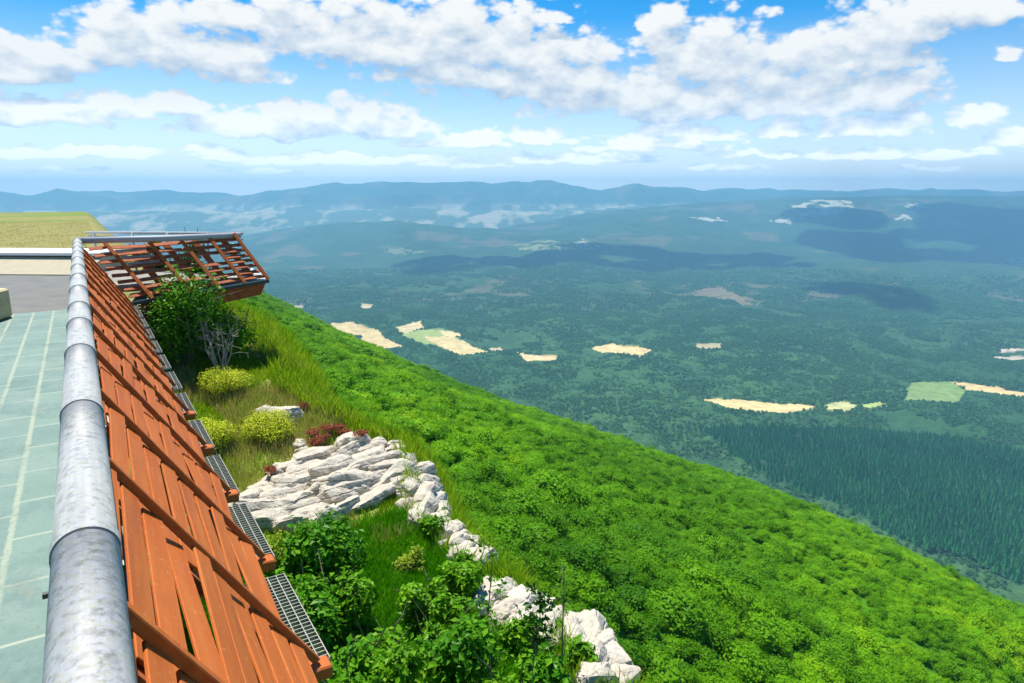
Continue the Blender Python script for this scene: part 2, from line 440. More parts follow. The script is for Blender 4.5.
mid_scrub = np.clip((fbm(TX/330, TY/330, 5, 97)-.22)*5, 0, 1)[..., None]*sstep(2300, 3200, R)[..., None]
col = col + (np.array([.27, .19, .11])-col)*mid_scrub*.5
plainw = (sstep(7200, 7900, R)*sstep(11500, 10300, R)*sstep(110, 50, TZ-(BASE+235*sstep(6900, 8900, R))))[..., None]
pf = fbm(TX/200, TY/480, 4, 99)[..., None]
plc = np.where(pf > .22, np.array([.40, .33, .21]), np.where(pf > .02, np.array([.24, .24, .13]), np.array([.07, .11, .05])))
col = col*(1-plainw) + plc*plainw
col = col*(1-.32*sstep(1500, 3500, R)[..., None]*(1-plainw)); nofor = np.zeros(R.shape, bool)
FIELDS = [
 ([(330,323),(352,322),(378,330),(384,337),(404,346),(385,349),(356,345),(362,337),(334,330)], (.74,.55,.24)),
 ([(394,328),(420,321),(424,328),(404,334)], (.74,.58,.28)),
 ([(400,335),(424,329),(452,331),(462,344),(424,345)], (.36,.44,.12)),
 ([(424,337),(446,336),(462,340),(488,352),(462,356),(438,347)], (.78,.60,.26)),
 ([(440,331),(460,333),(462,337),(444,336)], (.75,.60,.28)),
 ([(516,352),(530,355),(558,356),(556,361),(526,362)], (.80,.58,.28)),
 ([(486,347),(500,347),(506,350),(490,351)], (.65,.50,.30)),
 ([(590,348),(612,343),(630,347),(652,350),(640,356),(602,353)], (.80,.60,.26)),
 ([(697,399),(740,400),(778,404),(800,403),(818,407),(798,411),(775,414),(730,408)], (.82,.62,.26)),
 ([(822,404),(845,401),(858,406),(850,411),(828,409)], (.62,.60,.24)),
 ([(860,405),(880,402),(890,406),(868,409)], (.45,.55,.15)),
 ([(910,382),(950,381),(968,392),(955,402),(905,401)], (.25,.36,.10)),
 ([(952,382),(975,384),(1000,388),(1030,394),(1030,399),(990,394),(970,391)], (.80,.56,.24)),
 ([(696,343),(722,343),(720,349),(696,348)], (.50,.42,.22)),
 ([(998,349),(1030,349),(1030,352),(1000,352)], (.70,.55,.40)),
 ([(988,356),(1030,357),(1030,360),(1000,360)], (.60,.50,.36)),
 ([(790,206),(815,200),(850,201),(856,206),(835,213),(800,217)], (.60,.55,.36)),
 ([(690,218),(720,217),(735,220),(710,221)], (.60,.55,.40)),
 ([(770,223),(786,218),(800,218),(790,223)], (.60,.55,.40)),
 ([(882,220),(910,216),(914,219),(895,222)], (.60,.55,.36)),
 ([(905,206),(925,204),(925,206),(908,208)], (.60,.55,.36)),
 ([(996,256),(1030,260),(1030,266),(1010,264)], (.30,.32,.14)),
 ([(286,303),(305,305),(300,309),(288,308)], (.65,.52,.32)),
 ([(360,304),(374,305),(370,309),(362,309)], (.62,.48,.26)),
 ([(380,250),(400,248),(430,252),(400,256)], (.20,.22,.10)),
 ([(700,289),(722,287),(742,296),(766,306),(756,310),(730,300),(690,296)], (.22,.17,.09)),
 ([(575,245),(582,236),(590,244),(600,247),(580,249)], (.42,.40,.24)),
 ([(512,245),(545,240),(570,244),(566,250),(520,250)], (.26,.28,.12)),
]
for pts, c in FIELDS:
    py_mean = sum(p[1] for p in pts)/len(pts)
    pw = polyV(pts)
    k = .42 if py_mean > 300 else .6
    ins = inpoly(TX + wx*k, TY + wy*k, pw)
    if py_mean < 225:
        ins &= (fbm(TX/90, TY/200, 3, 17) > -.15)
    elif py_mean < 300: ins &= (fbm(TX/40, TY/60, 3, 19) > -.1)
    nofor |= ins
    col[ins] = np.array(c)*.8*(1 + .12*fbm(TX[ins]/30, TY[ins]/30, 3, 5))[:, None]
PINE = polyW([(700,432),(760,428),(860,432),(940,440),(1060,462),(1060,600),(1000,572),(930,552),(880,528),(820,497),(770,478),(735,456)])
pinem = inpoly(TX + wx*.4, TY + wy*.4, PINE)
col[pinem] = (.018, .055, .024)
TZ2 = TZ + rough*(~nofor)
tm = attr_mat('valley_woodland', .95, .06, 4.0, .35, .045)
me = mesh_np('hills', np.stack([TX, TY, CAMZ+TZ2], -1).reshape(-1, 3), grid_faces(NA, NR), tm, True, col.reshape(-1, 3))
o = link('hills', me); tag(o, kind='structure')

# ------------------------------------------------------------------ instanced woodland (stuff)
def ico(sub=1):
    import bmesh
    bm = bmesh.new(); bmesh.ops.create_icosphere(bm, subdivisions=sub, radius=1); bm.verts.ensure_lookup_table()
    V = np.array([v.co[:] for v in bm.verts]); Fc = np.array([[v.index for v in f.verts] for f in bm.faces]); bm.free(); return V, Fc
def leaf_quads(P, N, size, rng, fold=.25, aspect=.55):
    n = len(P)
    N = N/np.maximum(np.linalg.norm(N, axis=1, keepdims=True), 1e-6)
    r = rng.normal(size=(n, 3)); T = np.cross(N, r); T /= np.maximum(np.linalg.norm(T, axis=1, keepdims=True), 1e-6)
    B = np.cross(N, T); s = (size if np.ndim(size) else np.full(n, size))[:, None]
    a = P - T*s*.5; c = P + T*s*.5; b = P + B*s*aspect*.5 + N*s*fold*.5; d = P - B*s*aspect*.5 + N*s*fold*.5
    V = np.stack([a, b, c, d], 1).reshape(-1, 3); Fc = np.arange(4*n).reshape(n, 4)
    # split into two triangles so that the fold stays crisp
    T1 = Fc[:, [0, 1, 2]]; T2 = Fc[:, [0, 2, 3]]
    return V, np.concatenate([T1, T2])
def crown_proto(name, mat, nl, lobes, lsize, seed, zs=.8, core=True):
    g = np.random.default_rng(seed); Vs = []; Fs = []; off = 0
    cs = [(np.array([0, 0, .1]), .72)] + [(np.array([cos(a)*.45, sin(a)*.45, g.uniform(-.05, .45)]), g.uniform(.34, .52)) for a in np.arange(lobes)*2*pi/lobes + g.uniform(0, 1)]
    cs += [(np.array([g.uniform(-.2, .2), g.uniform(-.2, .2), .55]), .38)]
    tot = sum(r*r for c, r in cs)
    iv, jf = ico(1)
    for c, r in cs:
        if core:
            Vs.append(c + iv*r*.80*g.uniform(.85, 1.1, (len(iv), 1))); Fs.append(jf+off); off += len(iv)
        n = int(nl*r*r/tot); D = g.normal(size=(n, 3)); D /= np.linalg.norm(D, axis=1, keepdims=True); D[:, 2] = np.where(D[:, 2] < -.3, -D[:, 2], D[:, 2])
        P = c + D*r*g.uniform(.70, 1.28, (n, 1)); N = D + g.normal(size=(n, 3))*.55 + np.array([0, 0, .35])
        v, f = leaf_quads(P, N, g.uniform(.7, 1.3, n)*lsize, g, .2, .8)
        Vs.append(v); Fs.append(f+off); off += len(v)
    V = np.concatenate(Vs); V[:, 2] *= zs
    return bpy.data.objects.new(name, mesh_np(name, V, np.concatenate(Fs), mat))
def pine_proto(name, mat, seed):
    g = np.random.default_rng(seed); Vs = []; Fs = []; off = 0
    for k in range(5):
        z0 = .12+.17*k; r = .30*(1-k/5.3); n = 8
        ring = np.array([[cos(2*pi*i/n+k)*r*g.uniform(.7, 1.15), sin(2*pi*i/n+k)*r*g.uniform(.7, 1.15), z0+g.uniform(-.03, .03)] for i in range(n)])
        Vs.append(np.vstack([ring, [[0, 0, z0+.27]]])); Fs.append(np.array([[i, (i+1) % n, n] for i in range(n)])+off); off += n+1
    return bpy.data.objects.new(name, mesh_np(name, np.concatenate(Vs), np.concatenate(Fs), mat))
def scatter(name, P, S, protos, mat_kind, label, cat, zscale=None):
    me = bpy.data.meshes.new(name); me.vertices.add(len(P)); me.vertices.foreach_set('co', np.asarray(P, np.float32).ravel()); me.update()
    a = me.attributes.new('sc', 'FLOAT_VECTOR', 'POINT'); a.data.foreach_set('vector', np.asarray(S, np.float32).ravel())
    a = me.attributes.new('rz', 'FLOAT', 'POINT'); a.data.foreach_set('value', RNG.uniform(0, 6.28, len(P)).astype(np.float32))
    a = me.attributes.new('ix', 'INT', 'POINT'); a.data.foreach_set('value', RNG.integers(0, len(protos), len(P)).astype(np.int32))
    coll = bpy.data.collections.new(name+'_kinds')
    for p in protos: coll.objects.link(p)
    ng = bpy.data.node_groups.new(name+'_nodes', 'GeometryNodeTree')
    ng.interface.new_socket('Geometry', in_out='INPUT', socket_type='NodeSocketGeometry')
    ng.interface.new_socket('Geometry', in_out='OUTPUT', socket_type='NodeSocketGeometry')
    N = ng.nodes; L = ng.links
    i = N.new('NodeGroupInput'); ou = N.new('NodeGroupOutput'); ip = N.new('GeometryNodeInstanceOnPoints')
    ci = N.new('GeometryNodeCollectionInfo'); ci.inputs[0].default_value = coll; ci.inputs['Separate Children'].default_value = True; ci.inputs['Reset Children'].default_value = True
    def att(nm, ty):
        n = N.new('GeometryNodeInputNamedAttribute'); n.data_type = ty; n.inputs[0].default_value = nm; return n.outputs['Attribute']
    cx = N.new('ShaderNodeCombineXYZ'); L.new(att('rz', 'FLOAT'), cx.inputs[2])
    L.new(i.outputs[0], ip.inputs['Points']); L.new(ci.outputs[0], ip.inputs['Instance']); ip.inputs['Pick Instance'].default_value = True
    L.new(att('ix', 'INT'), ip.inputs['Instance Index']); L.new(cx.outputs[0], ip.inputs['Rotation']); L.new(att('sc', 'FLOAT_VECTOR'), ip.inputs['Scale'])
    L.new(ip.outputs[0], ou.inputs[0])
    ob = link(name, me); md = ob.modifiers.new('scatter', 'NODES'); md.node_group = ng
    tag(ob, label, cat, kind='stuff'); return ob

CAN = leaf_mat('beech_canopy', (.05, .19, .002), (.18, .43, .003), (.40, .60, .006), .030, .35, True)
protos = [crown_proto('crown_kind', CAN, 1100, 5, .105, 100+k, .8) for k in range(5)]
# sample on the slope
sp = 1.95
gu, gv = np.meshgrid(np.arange(-30, 1250, sp), np.arange(5.5, 400, sp), indexing='ij')
gu = gu.ravel() + RNG.uniform(-.5, .5, gu.size)*sp; gv = gv.ravel() + RNG.uniform(-.5, .5, gv.size)*sp
sb = 1.5; bu, bv = np.meshgrid(np.arange(-25, 260, sb), np.arange(8, 130, sb), indexing='ij')
gu = np.concatenate([gu, bu.ravel()+RNG.uniform(-.8, .8, bu.size)]); gv = np.concatenate([gv, bv.ravel()+RNG.uniform(-.8, .8, bu.size)]); nsm = bu.size
n_ = 5000; gu = np.concatenate([gu, RNG.uniform(0, 60, n_)]); gv = np.concatenate([gv, RNG.uniform(5, 20, n_)])
small = np.zeros(len(gu), bool); small[-n_-nsm:] = True
x = gu*UX+gv*VX; y = gu*UY+gv*VY; z = CAMZ - HB(gu, gv)
q = x/np.maximum(y, 1)
ok = ((gu < 60) | (gv > 12 + .05*gu)) & (y > 8) & (HB(gu, gv) < 1.0*gu+60) & (q > -.62) & (q < .95) & (gv > edge_v(gu)+1.6)
dist = np.hypot(x, y); keep = RNG.uniform(size=len(x)) < np.interp(dist, [0, 400, 1200], [1, .9, .6]); ok &= keep
x, y, z, dist, gu, gv = x[ok], y[ok], z[ok], dist[ok], gu[ok], gv[ok]; small = small[ok]
s = RNG.lognormal(.08, .30, len(x)).clip(.55, 2.1)*np.where(small, .7, 1)*(1+.25*fbm(gu/22, gv/22, 3, 5)) * np.interp(gv-edge_v(gu), [2, 25], [.35, 1.0])
S = np.stack([s*RNG.uniform(.8, 1.35, len(x)), s*RNG.uniform(.8, 1.35, len(x)), s*RNG.uniform(.6, 1.5, len(x))], 1)
scatter('beech_woodland', np.stack([x, y, z + s*.25], 1), S, protos, None, 'dense bright green beech canopy covering the whole steep hillside', 'woodland')

VG = leaf_mat('valley_crowns', (.030, .12, .030), (.055, .17, .038), (.085, .21, .05), .006, .15, True)
vprotos = [crown_proto('oak_crown_kind', VG, 36, 3, .35, 200+k, .8) for k in range(3)]
n = 210000
a_ = RNG.uniform(-.40, .68, n); r_ = np.sqrt(RNG.uniform(650**2, 4300**2, n))
x = r_*np.sin(a_); y = r_*np.cos(a_)
for_pt = np.zeros(n, bool)
for pts, c in FIELDS:
    if sum(p[1] for p in pts)/len(pts) > 280:
        k = .3; wxx = fbm(x/70, y/70, 3, 81)*28*np.clip(r_/3000, .3, 3); wyy = fbm(x/70, y/70, 3, 83)*60*np.clip(r_/3000, .3, 3)
        for_pt |= inpoly(x+wxx*k, y+wyy*k, polyV(pts))
wxx = fbm(x/70, y/70, 3, 81)*28*np.clip(r_/3000, .3, 3); wyy = fbm(x/70, y/70, 3, 83)*60*np.clip(r_/3000, .3, 3)
pin = inpoly(x+wxx*.4, y+wyy*.4, PINE)
u_ = x*UX+y*UY; v_ = x*VX+y*VY
vis = (CAMZ-HB(u_, v_) < CAMZ+BASE+30) | (v_ > 700)
dens = (fbm(x/200, y/200, 4, 101) > -.36) & (RNG.uniform(size=n) < np.interp(r_, [2300, 4300], [1, .12]))
m = ~for_pt & ~pin & vis & dens
z = valley_z(x, y) + CAMZ
s = RNG.uniform(2.6, 5.2, n)*np.interp(r_, [700, 2000, 4300], [.8, 1.0, 1.5])
S = np.stack([s, s, s*RNG.uniform(.8, 1.5, n)], 1)
scatter('valley_oak_woodland', np.stack([x, y, z+s*.2], 1)[m], S[m], vprotos, None, 'hazy mixed oak woodland filling the valley floor between the fields', 'woodland')
PM = leaf_mat('pine_needles', (.010, .10, .028), (.022, .16, .040), (.04, .20, .05), .01, .05, True)
pprotos = [pine_proto('pine_kind', PM, 300+k) for k in range(3)]
px_ = np.array(PINE); bx0, bx1, by0, by1 = px_[:, 0].min(), px_[:, 0].max(), px_[:, 1].min(), px_[:, 1].max()
gx, gy = np.meshgrid(np.arange(bx0, bx1, 5.2), np.arange(by0, by1, 6.5)); gx = gx.ravel(); gy = gy.ravel()
gx = gx + RNG.uniform(-1.6, 1.6, gx.size); gy = gy + RNG.uniform(-2.2, 2.2, gy.size)
rg = np.hypot(gx, gy)
w1 = fbm(gx/70, gy/70, 3, 81)*28*np.clip(rg/3000, .3, 3); w2 = fbm(gx/70, gy/70, 3, 83)*60*np.clip(rg/3000, .3, 3)
w3 = fbm(gx/14, gy/14, 3, 201)*16; m = inpoly(gx+w1*.4+w3, gy+w2*.4+w3, PINE) & (RNG.uniform(size=gx.size) < .93) & (fbm(gx/35, gy/35, 3, 7) > -.55)
gx, gy = gx[m], gy[m]; gz = valley_z(gx, gy)+CAMZ
s = RNG.uniform(7.5, 16, len(gx)); S = np.stack([s, s, s], 1)
scatter('pine_plantation', np.stack([gx, gy, gz], 1), S, pprotos, None, 'dark blue green pine plantation in rows on the valley floor', 'woodland')
print('SCATTER', len(x), len(gx))

# ------------------------------------------------------------------ terrace floor, asphalt, wall
def slab(name, pts, z0, z1, mat):
    b = MB(); n = len(pts)
    V = [(p[0], p[1], z0) for p in pts] + [(p[0], p[1], z1) for p in pts]
    b.add(V, [tuple(range(n))[::-1], tuple(range(n, 2*n))] + [(i, (i+1) % n, n+(i+1) % n, n+i) for i in range(n)])
    return b.build(name, mat)
def ccw(pts):
    a = sum(pts[i][0]*pts[(i+1) % len(pts)][1]-pts[(i+1) % len(pts)][0]*pts[i][1] for i in range(len(pts)))
    return pts if a > 0 else pts[::-1]
tl = Ph(-40, 318.5, 1.9); tr_ = Ph(74, 308.5, 1.9)
d = (tr_-tl); tl2 = tl - d*1.2
up0 = W(-3, -.06, 1.9); 
ur = toUV(tr_)
Ej = W(ur[0]+.05*0, -.06, 1.9)
tl3 = tl - d/np.linalg.norm(d)*9
o = slab('terrace_floor', ccw([W(-3, -.06, 1.9), Ej, tl3, W(-3, -16, 1.9)]), -.30, 0.0, TILE); tag(o, kind='structure')
wl = Ph(-60, 274.5, 1.9); wr = Ph(76, 275.5, 1.9); dw = (wr-wl)/np.linalg.norm(wr-wl)
wr = wr + dw*.2; wl = wl - dw*6
Ec = W(17.0, -.06, 1.9)
o = slab('road', ccw([Ej, tl3, wl - dw*2 + np.array([0, .3, 0]), wl+np.array([0, .3, 0]), wr + np.array([0, .3, 0]), W(17.0, -.06, 1.9)]), -.30, -.004, ASPH); tag(o, kind='structure')
def extr(prof, a, b, mb):
    """profile points (back, up) swept from a to b; back = horizontal away from the eye"""
    a = np.array(a, float); b = np.array(b, float); dd = (b-a)/np.linalg.norm(b-a); bk = np.array([-dd[1], dd[0], 0])
    n = len(prof)
    V = [a + bk*p + np.array([0, 0, q]) for p, q in prof] + [b + bk*p + np.array([0, 0, q]) for p, q in prof]
    mb.add(V, [tuple(range(n)), tuple(range(n, 2*n))[::-1]] + [(i, n+i, n+(i+1) % n, (i+1) % n) for i in range(n)])
t = empty('boundary_wall', wl); tag(t, 'low cream rendered wall with white coping beyond the asphalt', 'wall')
mb = MB(wl); extr([(0, -.4), (0, .02), (.78, .37), (1.75, .37), (1.75, -.4)], wl, wr, mb); mb.build('wall', CREAM, t)  # face leaned back, slope invented so the sun brightens the cream
L = np.linalg.norm(wr-wl); k = 0; x0 = 0
while x0 < L-.05:
    x1 = min(x0+1.6, L)
    mb = MB(wl); extr([(.70, .405), (.70, .47), (.73, .485), (1.8, .50), (1.8, .405)], wl+dw*(x0+.006), wl+dw*x1, mb); mb.build('coping_slab', WHITE, t); x0 = x1
mb = MB(wl); extr([(.80, .372), (.80, .402), (1.7, .402), (1.7, .372)], wl, wr, mb); mb.build('coping_shadow_strip', DARKM, t)  # near-black layer standing in for the shadow line under the coping
# stone block at the left edge
p = Ph(-31, 292, 1.45); mb = MB((p[0], p[1], 0))
mb.box((p[0], p[1], .23), (.38, .10, 0), (-.06, .30, 0), (0, 0, .23), .03)
o = mb.build('kerb_block', plain('sandstone_block', (.72, .60, .36), .85, 0, 9, .3, bump=.01)); tag(o, 'ochre stone block standing on the asphalt at the left edge', 'stone block')

# ------------------------------------------------------------------ railing with coping along the terrace
ROT = lambda u, v, h: W(u, v, h)
UEND = 16.62
rl = empty('railing', W(0, -.085, 1.9)); tag(rl, 'long terrace parapet with round weathered grey metal coping running beside the tiled floor', 'railing')
RO = W(0, -.085, 1.9)
mb = MB(RO); mb.box(W((-1.5+UEND)/2, -.085, 1.48), W((UEND+1.5)/2, 0, z=0), W(0, .032, z=0), (0, 0, .42), .004); mb.build('parapet_panel', CONC, rl)
def half_pipe(mb, u0, u1, r, hc, vc, n=22, drop=.07):
    """round topped cover: an arch with straight skirts"""
    prof = []
    prof.append((-r, -drop)); 
    for k in range(n+1):
        a = pi - pi*k/n; prof.append((r*cos(a), r*.92*sin(a)))
    prof.append((r, -drop))
    prof += [(r-.006, -drop), (r-.006, 0), (-r+.006, 0), (-r+.006, -drop)]
    m = len(prof); V = []
    for u in (u0, u1):
        for a, b in prof: V.append(W(u, vc+a, hc-b))
    Fs = [(i, (i+1) % m, m+(i+1) % m, m+i) for i in range(m)]
    Fs += [tuple(range(1, n+2)) , tuple(range(m+1, m+n+2))[::-1]]
    mb.add(V, Fs)
# joints seen in the photograph
def u_at(px, py): return toUV(Ph(px, py, .87))[0]
joints = [-1.5, .35] + [u_at(*p) for p in [(85,523),(80,398),(75,343),(72,317),(72,301)]]
while joints[-1] < UEND-1.3: joints.append(joints[-1]+1.22)
joints.append(UEND)
for i in range(len(joints)-1):
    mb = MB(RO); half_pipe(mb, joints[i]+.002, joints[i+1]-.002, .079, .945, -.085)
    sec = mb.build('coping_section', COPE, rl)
    for p in sec.data.polygons: p.use_smooth = len(p.vertices) == 4
    if i:
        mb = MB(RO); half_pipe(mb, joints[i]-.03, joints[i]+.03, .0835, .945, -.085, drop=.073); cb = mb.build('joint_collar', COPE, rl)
        mb = MB(RO); half_pipe(mb, joints[i]-.036, joints[i]-.0305, .0805, .945, -.085, drop=.07); mb.build('joint_seal', DARKM, rl)
uu = u_at(52, 549); mb = MB(RO); mb.tube([W(uu, -.160, .99), W(uu, -.185, .99)], .009, 8); mb.build('bolt', DARKM, rl)

# ------------------------------------------------------------------ slatted screen hanging outside the railing
SO = W(8, .3, 1.9)
scn = empty('slatted_screen', SO); tag(scn, 'long sloping screen of orange red painted boards and ribs hanging outside the parapet', 'screen')
T0 = np.array([-.075, -1.0]); T1_ = np.array([.655, -2.15]); SL = T1_-T0; SLn = SL/np.linalg.norm(SL); NN = np.array([-SLn[1], SLn[0]])
def wv(u, p): return W(u, p[0], -p[1])
RIBU = [1.81 + 1.14*k for k in range(-2, 13)]
NB = 10
ang = radians(-19); 
bd = np.array([SLn[0]*cos(ang)-SLn[1]*sin(ang)*-1, 0]) # placeholder
def rot2(p, a): return np.array([p[0]*cos(a)-p[1]*sin(a), p[0]*sin(a)+p[1]*cos(a)])
bdir = rot2(SLn, radians(7)); bn = np.array([-bdir[1], bdir[0]])
for j in range(NB):
    c = T0 + SL*((j+.5)/NB)
    mb = MB(SO)
    for k in range(len(RIBU)):
        u0 = RIBU[k]; u1 = RIBU[k+1] if k+1 < len(RIBU) else UEND
        jig = random.gauss(0, .005); ta = random.gauss(0, .06)
        bd2 = rot2(bdir, ta); bn2 = np.array([-bd2[1], bd2[0]]); cc = c + NN*jig
        ctr = wv((u0+u1)/2, cc)
        wd = W(0, bd2[0], z=bd2[1]); nn = W(0, bn2[0], z=bn2[1])
        sk = random.gauss(.016, .010)
        mb.box(ctr, W((u1-u0)/2-.002, 0, z=0) + wv(0, SLn)*sk, wd*.0465, nn*.0065, .003)
    mb.build('board', WOOD, scn)
for u in RIBU:
    mb = MB(SO); off = NN*.040
    a = T0 - SLn*.01 + off; b = T1_ + SLn*.08 + off
    mb.bar(wv(u, a), wv(u, b), W(1, 0, z=0), .036, .036, .004); rb = mb.build('rib', WOOD, scn)
    mb = MB(SO); off = -NN*.058
    mb.bar(wv(u, T0+off), wv(u, T1_+off), W(1, 0, z=0), .09, .04, .004); mb.build('back_post', WOODO, scn)
    mb = MB(SO); e = T1_ + SLn*.10
    mb.bar(wv(u, e+np.array([-.25, .0])), wv(u, e+np.array([.085 if u < 7.6 else .0, -.015])), W(1, 0, z=0), .10, .07, .008); mb.build('beam_end', WOOD, scn)
for k in range(len(RIBU)):
    u0 = RIBU[k]+.07; u1 = (RIBU[k+1] if k+1 < len(RIBU) else UEND)-.16
    mb = MB(SO); hz = 2.27; va, vb = .42, .815
    for i in range(9):
        v = va + (vb-va)*i/8; mb.box(W((u0+u1)/2, v, hz), W((u1-u0)/2, 0, z=0), W(0, .0025, z=0), (0, 0, .016))
    nb = 26
    for i in range(nb+1):
        u = u0 + (u1-u0)*i/nb; mb.box(W(u, (va+vb)/2, hz-.003), W(.0025, 0, z=0), W(0, (vb-va)/2, z=0), (0, 0, .010))
    g = mb.build('grate_panel', GRATEM, scn)
mb = MB(SO); mb.box(W(7.5, .30, 2.34), W(9.1, 0, z=0), W(0, .04, z=0), (0, 0, .06), .004); mb.build('bearer', WOODO, scn)
# retaining wall that carries the terrace
mb = MB(W(8, .1, 1.9)); mb.box(W(7.2, -.02, 4.3), W(9.7, 0, z=0), W(0, .10, z=0), (0, 0, 2.1), .01)
o = mb.build('retaining_wall', CONC); tag(o, 'rough concrete retaining wall under the terrace behind the orange slats', 'wall')

# ------------------------------------------------------------------ projecting balcony at the far end
BC = W(UEND, -.085, .95); BT = PY(240.5, 236.5, 16.05); BR = PY(87, 232.5, 18.0)
bo = W(17.5, 1.2, 1.9); bal = empty('balcony', bo); tag(bal, 'projecting lookout balcony with gappy red slats and grey rail at the far end', 'balcony')
def lerp(a, b, t): return a + (b-a)*t
BCb = PY(131, 300, 14.0); BTb = PY(266, 278, 15.72)
BCt = PY(84, 246, 14.35); BTt = PY(235, 237, 15.95)
def bp(s, q): return lerp(lerp(BCt, BTt, s), lerp(BCb, BTb, s), q)
bdirx = (BTt-BCt)/np.linalg.norm(BTt-BCt); sdir = bp(.5, 1)-bp(.5, 0); sdir /= np.linalg.norm(sdir)
bnorm = np.cross(bdirx, sdir); bnorm = bnorm if bnorm[1] < 0 else -bnorm
ribs = [.13, .40, .61, .81, 1.0]
NB2 = 8
for j in range(NB2):
    q = (j+.5)/NB2
    cuts = [0.01] + ribs
    for a, b in zip(cuts[:-1], cuts[1:]):
        if random.random() < .06: continue
        e = random.uniform(0, .05)
        A = bp(a, q) + bnorm*random.gauss(0, .01); B = bp(b-.006, q+random.gauss(0, .008)) + bnorm*random.gauss(0, .01)
        w = bnorm*.40 + sdir*1.0; mb = MB(bo); mb.bar(A, B, w, .105, .02, .003); mb.build('board', WOODO, bal)
for s_ in ribs:
    mb = MB(bo); mb.bar(bp(s_, -.05)+bnorm*.07, bp(s_, 1.06)+bnorm*.07, bdirx, .075, .05, .005); mb.build('rib', WOOD, bal)
for s_ in (.27, .505, .71, .91):
    mb = MB(bo); mb.bar(bp(s_, .0)-bnorm*.08, bp(s_, .93)-bnorm*.08, bdirx, .13, .04, .004); mb.build('back_post', WOODO, bal)
# side of the prow from the tip towards the back
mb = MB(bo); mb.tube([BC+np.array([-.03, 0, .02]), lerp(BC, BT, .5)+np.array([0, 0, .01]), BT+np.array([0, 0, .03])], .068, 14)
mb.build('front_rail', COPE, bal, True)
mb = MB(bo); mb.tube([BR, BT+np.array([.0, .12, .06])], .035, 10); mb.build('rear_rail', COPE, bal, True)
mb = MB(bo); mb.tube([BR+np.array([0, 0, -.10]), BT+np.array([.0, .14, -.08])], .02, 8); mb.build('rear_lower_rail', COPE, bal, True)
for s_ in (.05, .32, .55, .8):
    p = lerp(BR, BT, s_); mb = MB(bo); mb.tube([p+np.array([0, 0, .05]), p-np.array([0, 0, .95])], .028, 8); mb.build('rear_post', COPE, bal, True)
# deck, zinc ledge and the louvred base under it
fl = [W(UEND-.1, .0, 1.95), bp(.02, .9)-bnorm*.16, bp(.98, .9)-bnorm*.16, BR+np.array([.2, -.2, 0])]
b = MB(bo); n = len(fl); zt = 0.02
b.add([(p[0], p[1], zt) for p in fl]+[(p[0], p[1], zt-.12) for p in fl], [tuple(range(n)), tuple(range(n, 2*n))[::-1]]+[(i, n+i, n+(i+1) % n, (i+1) % n) for i in range(n)])
b.build('deck', plain('pale_stone_deck', (.34, .31, .24), .85, 0, 5, .45), bal)
def quadbox(mb, a, b_, c, d_, th):
    P = [np.array(p, float) for p in (a, b_, c, d_)]; V = P + [p-np.array([0, 0, th]) for p in P]
    mb.add(V, [(0,1,2,3), (7,6,5,4), (0,4,5,1), (1,5,6,2), (2,6,7,3), (3,7,4,0)])
e0, e1 = BCb+np.array([0, .0, -.03]), BTb+np.array([.05, .0, -.02])
i0, i1 = e0+np.array([-.15, .75, .16]), e1+np.array([-.35, .60, .10])
for k in range(4):
    a, b_ = k/4+.004, (k+1)/4-.004
    mb = MB(bo); quadbox(mb, lerp(e0, e1, a), lerp(e0, e1, b_), lerp(i0, i1, b_), lerp(i0, i1, a), .025); mb.build('zinc_sheet', METAL, bal)
mb = MB(bo); mb.bar(e0-np.array([0, -.04, .055]), e1-np.array([0, -.04, .055]), (0, 0, 1), .07, .05); mb.build('fascia', DARKM, bal)
for j in range(6):
    mb = MB(bo); dz = np.array([-.02, .14+.02*j, -.13-.062*j])
    mb.bar(e0+dz+np.array([.05, 0, 0]), e1+dz*np.array([1, 1, .85])+np.array([-.10-.03*j, 0, 0]), (0, -.5, .8), .05, .018, .002); mb.build('base_slat', WOODO, bal)
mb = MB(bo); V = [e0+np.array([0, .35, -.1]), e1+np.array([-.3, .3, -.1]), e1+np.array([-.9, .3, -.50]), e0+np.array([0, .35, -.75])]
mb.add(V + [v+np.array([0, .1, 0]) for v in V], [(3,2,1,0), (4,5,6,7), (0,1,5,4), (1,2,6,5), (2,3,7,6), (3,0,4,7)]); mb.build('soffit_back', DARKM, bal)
# grey zinc louvre near the tip, pale strips behind the slats near the corner
for j in range(9):
    q = .02 + j*.1; mb = MB(bo); mb.bar(bp(.83, q)-bnorm*.11, bp(.97, q)-bnorm*.11, bnorm*.6+sdir, .085, .012, .002); mb.build('metal_louvre', METAL, bal)
for (a, b_, q) in ((.16,.36,.10),(.16,.38,.24),(.17,.38,.36),(.14,.30,.52),(.18,.36,.66),(.17,.40,.80),(.18,.37,.92),(.02,.10,.75),(.03,.11,.9),(.45,.58,.88)):
    mb = MB(bo); mb.bar(bp(a, q)-bnorm*.05, bp(b_, q)-bnorm*.05, bnorm*.5+sdir, .09, .018, .003); mb.build('pale_strip', PALE_STRIP, bal)

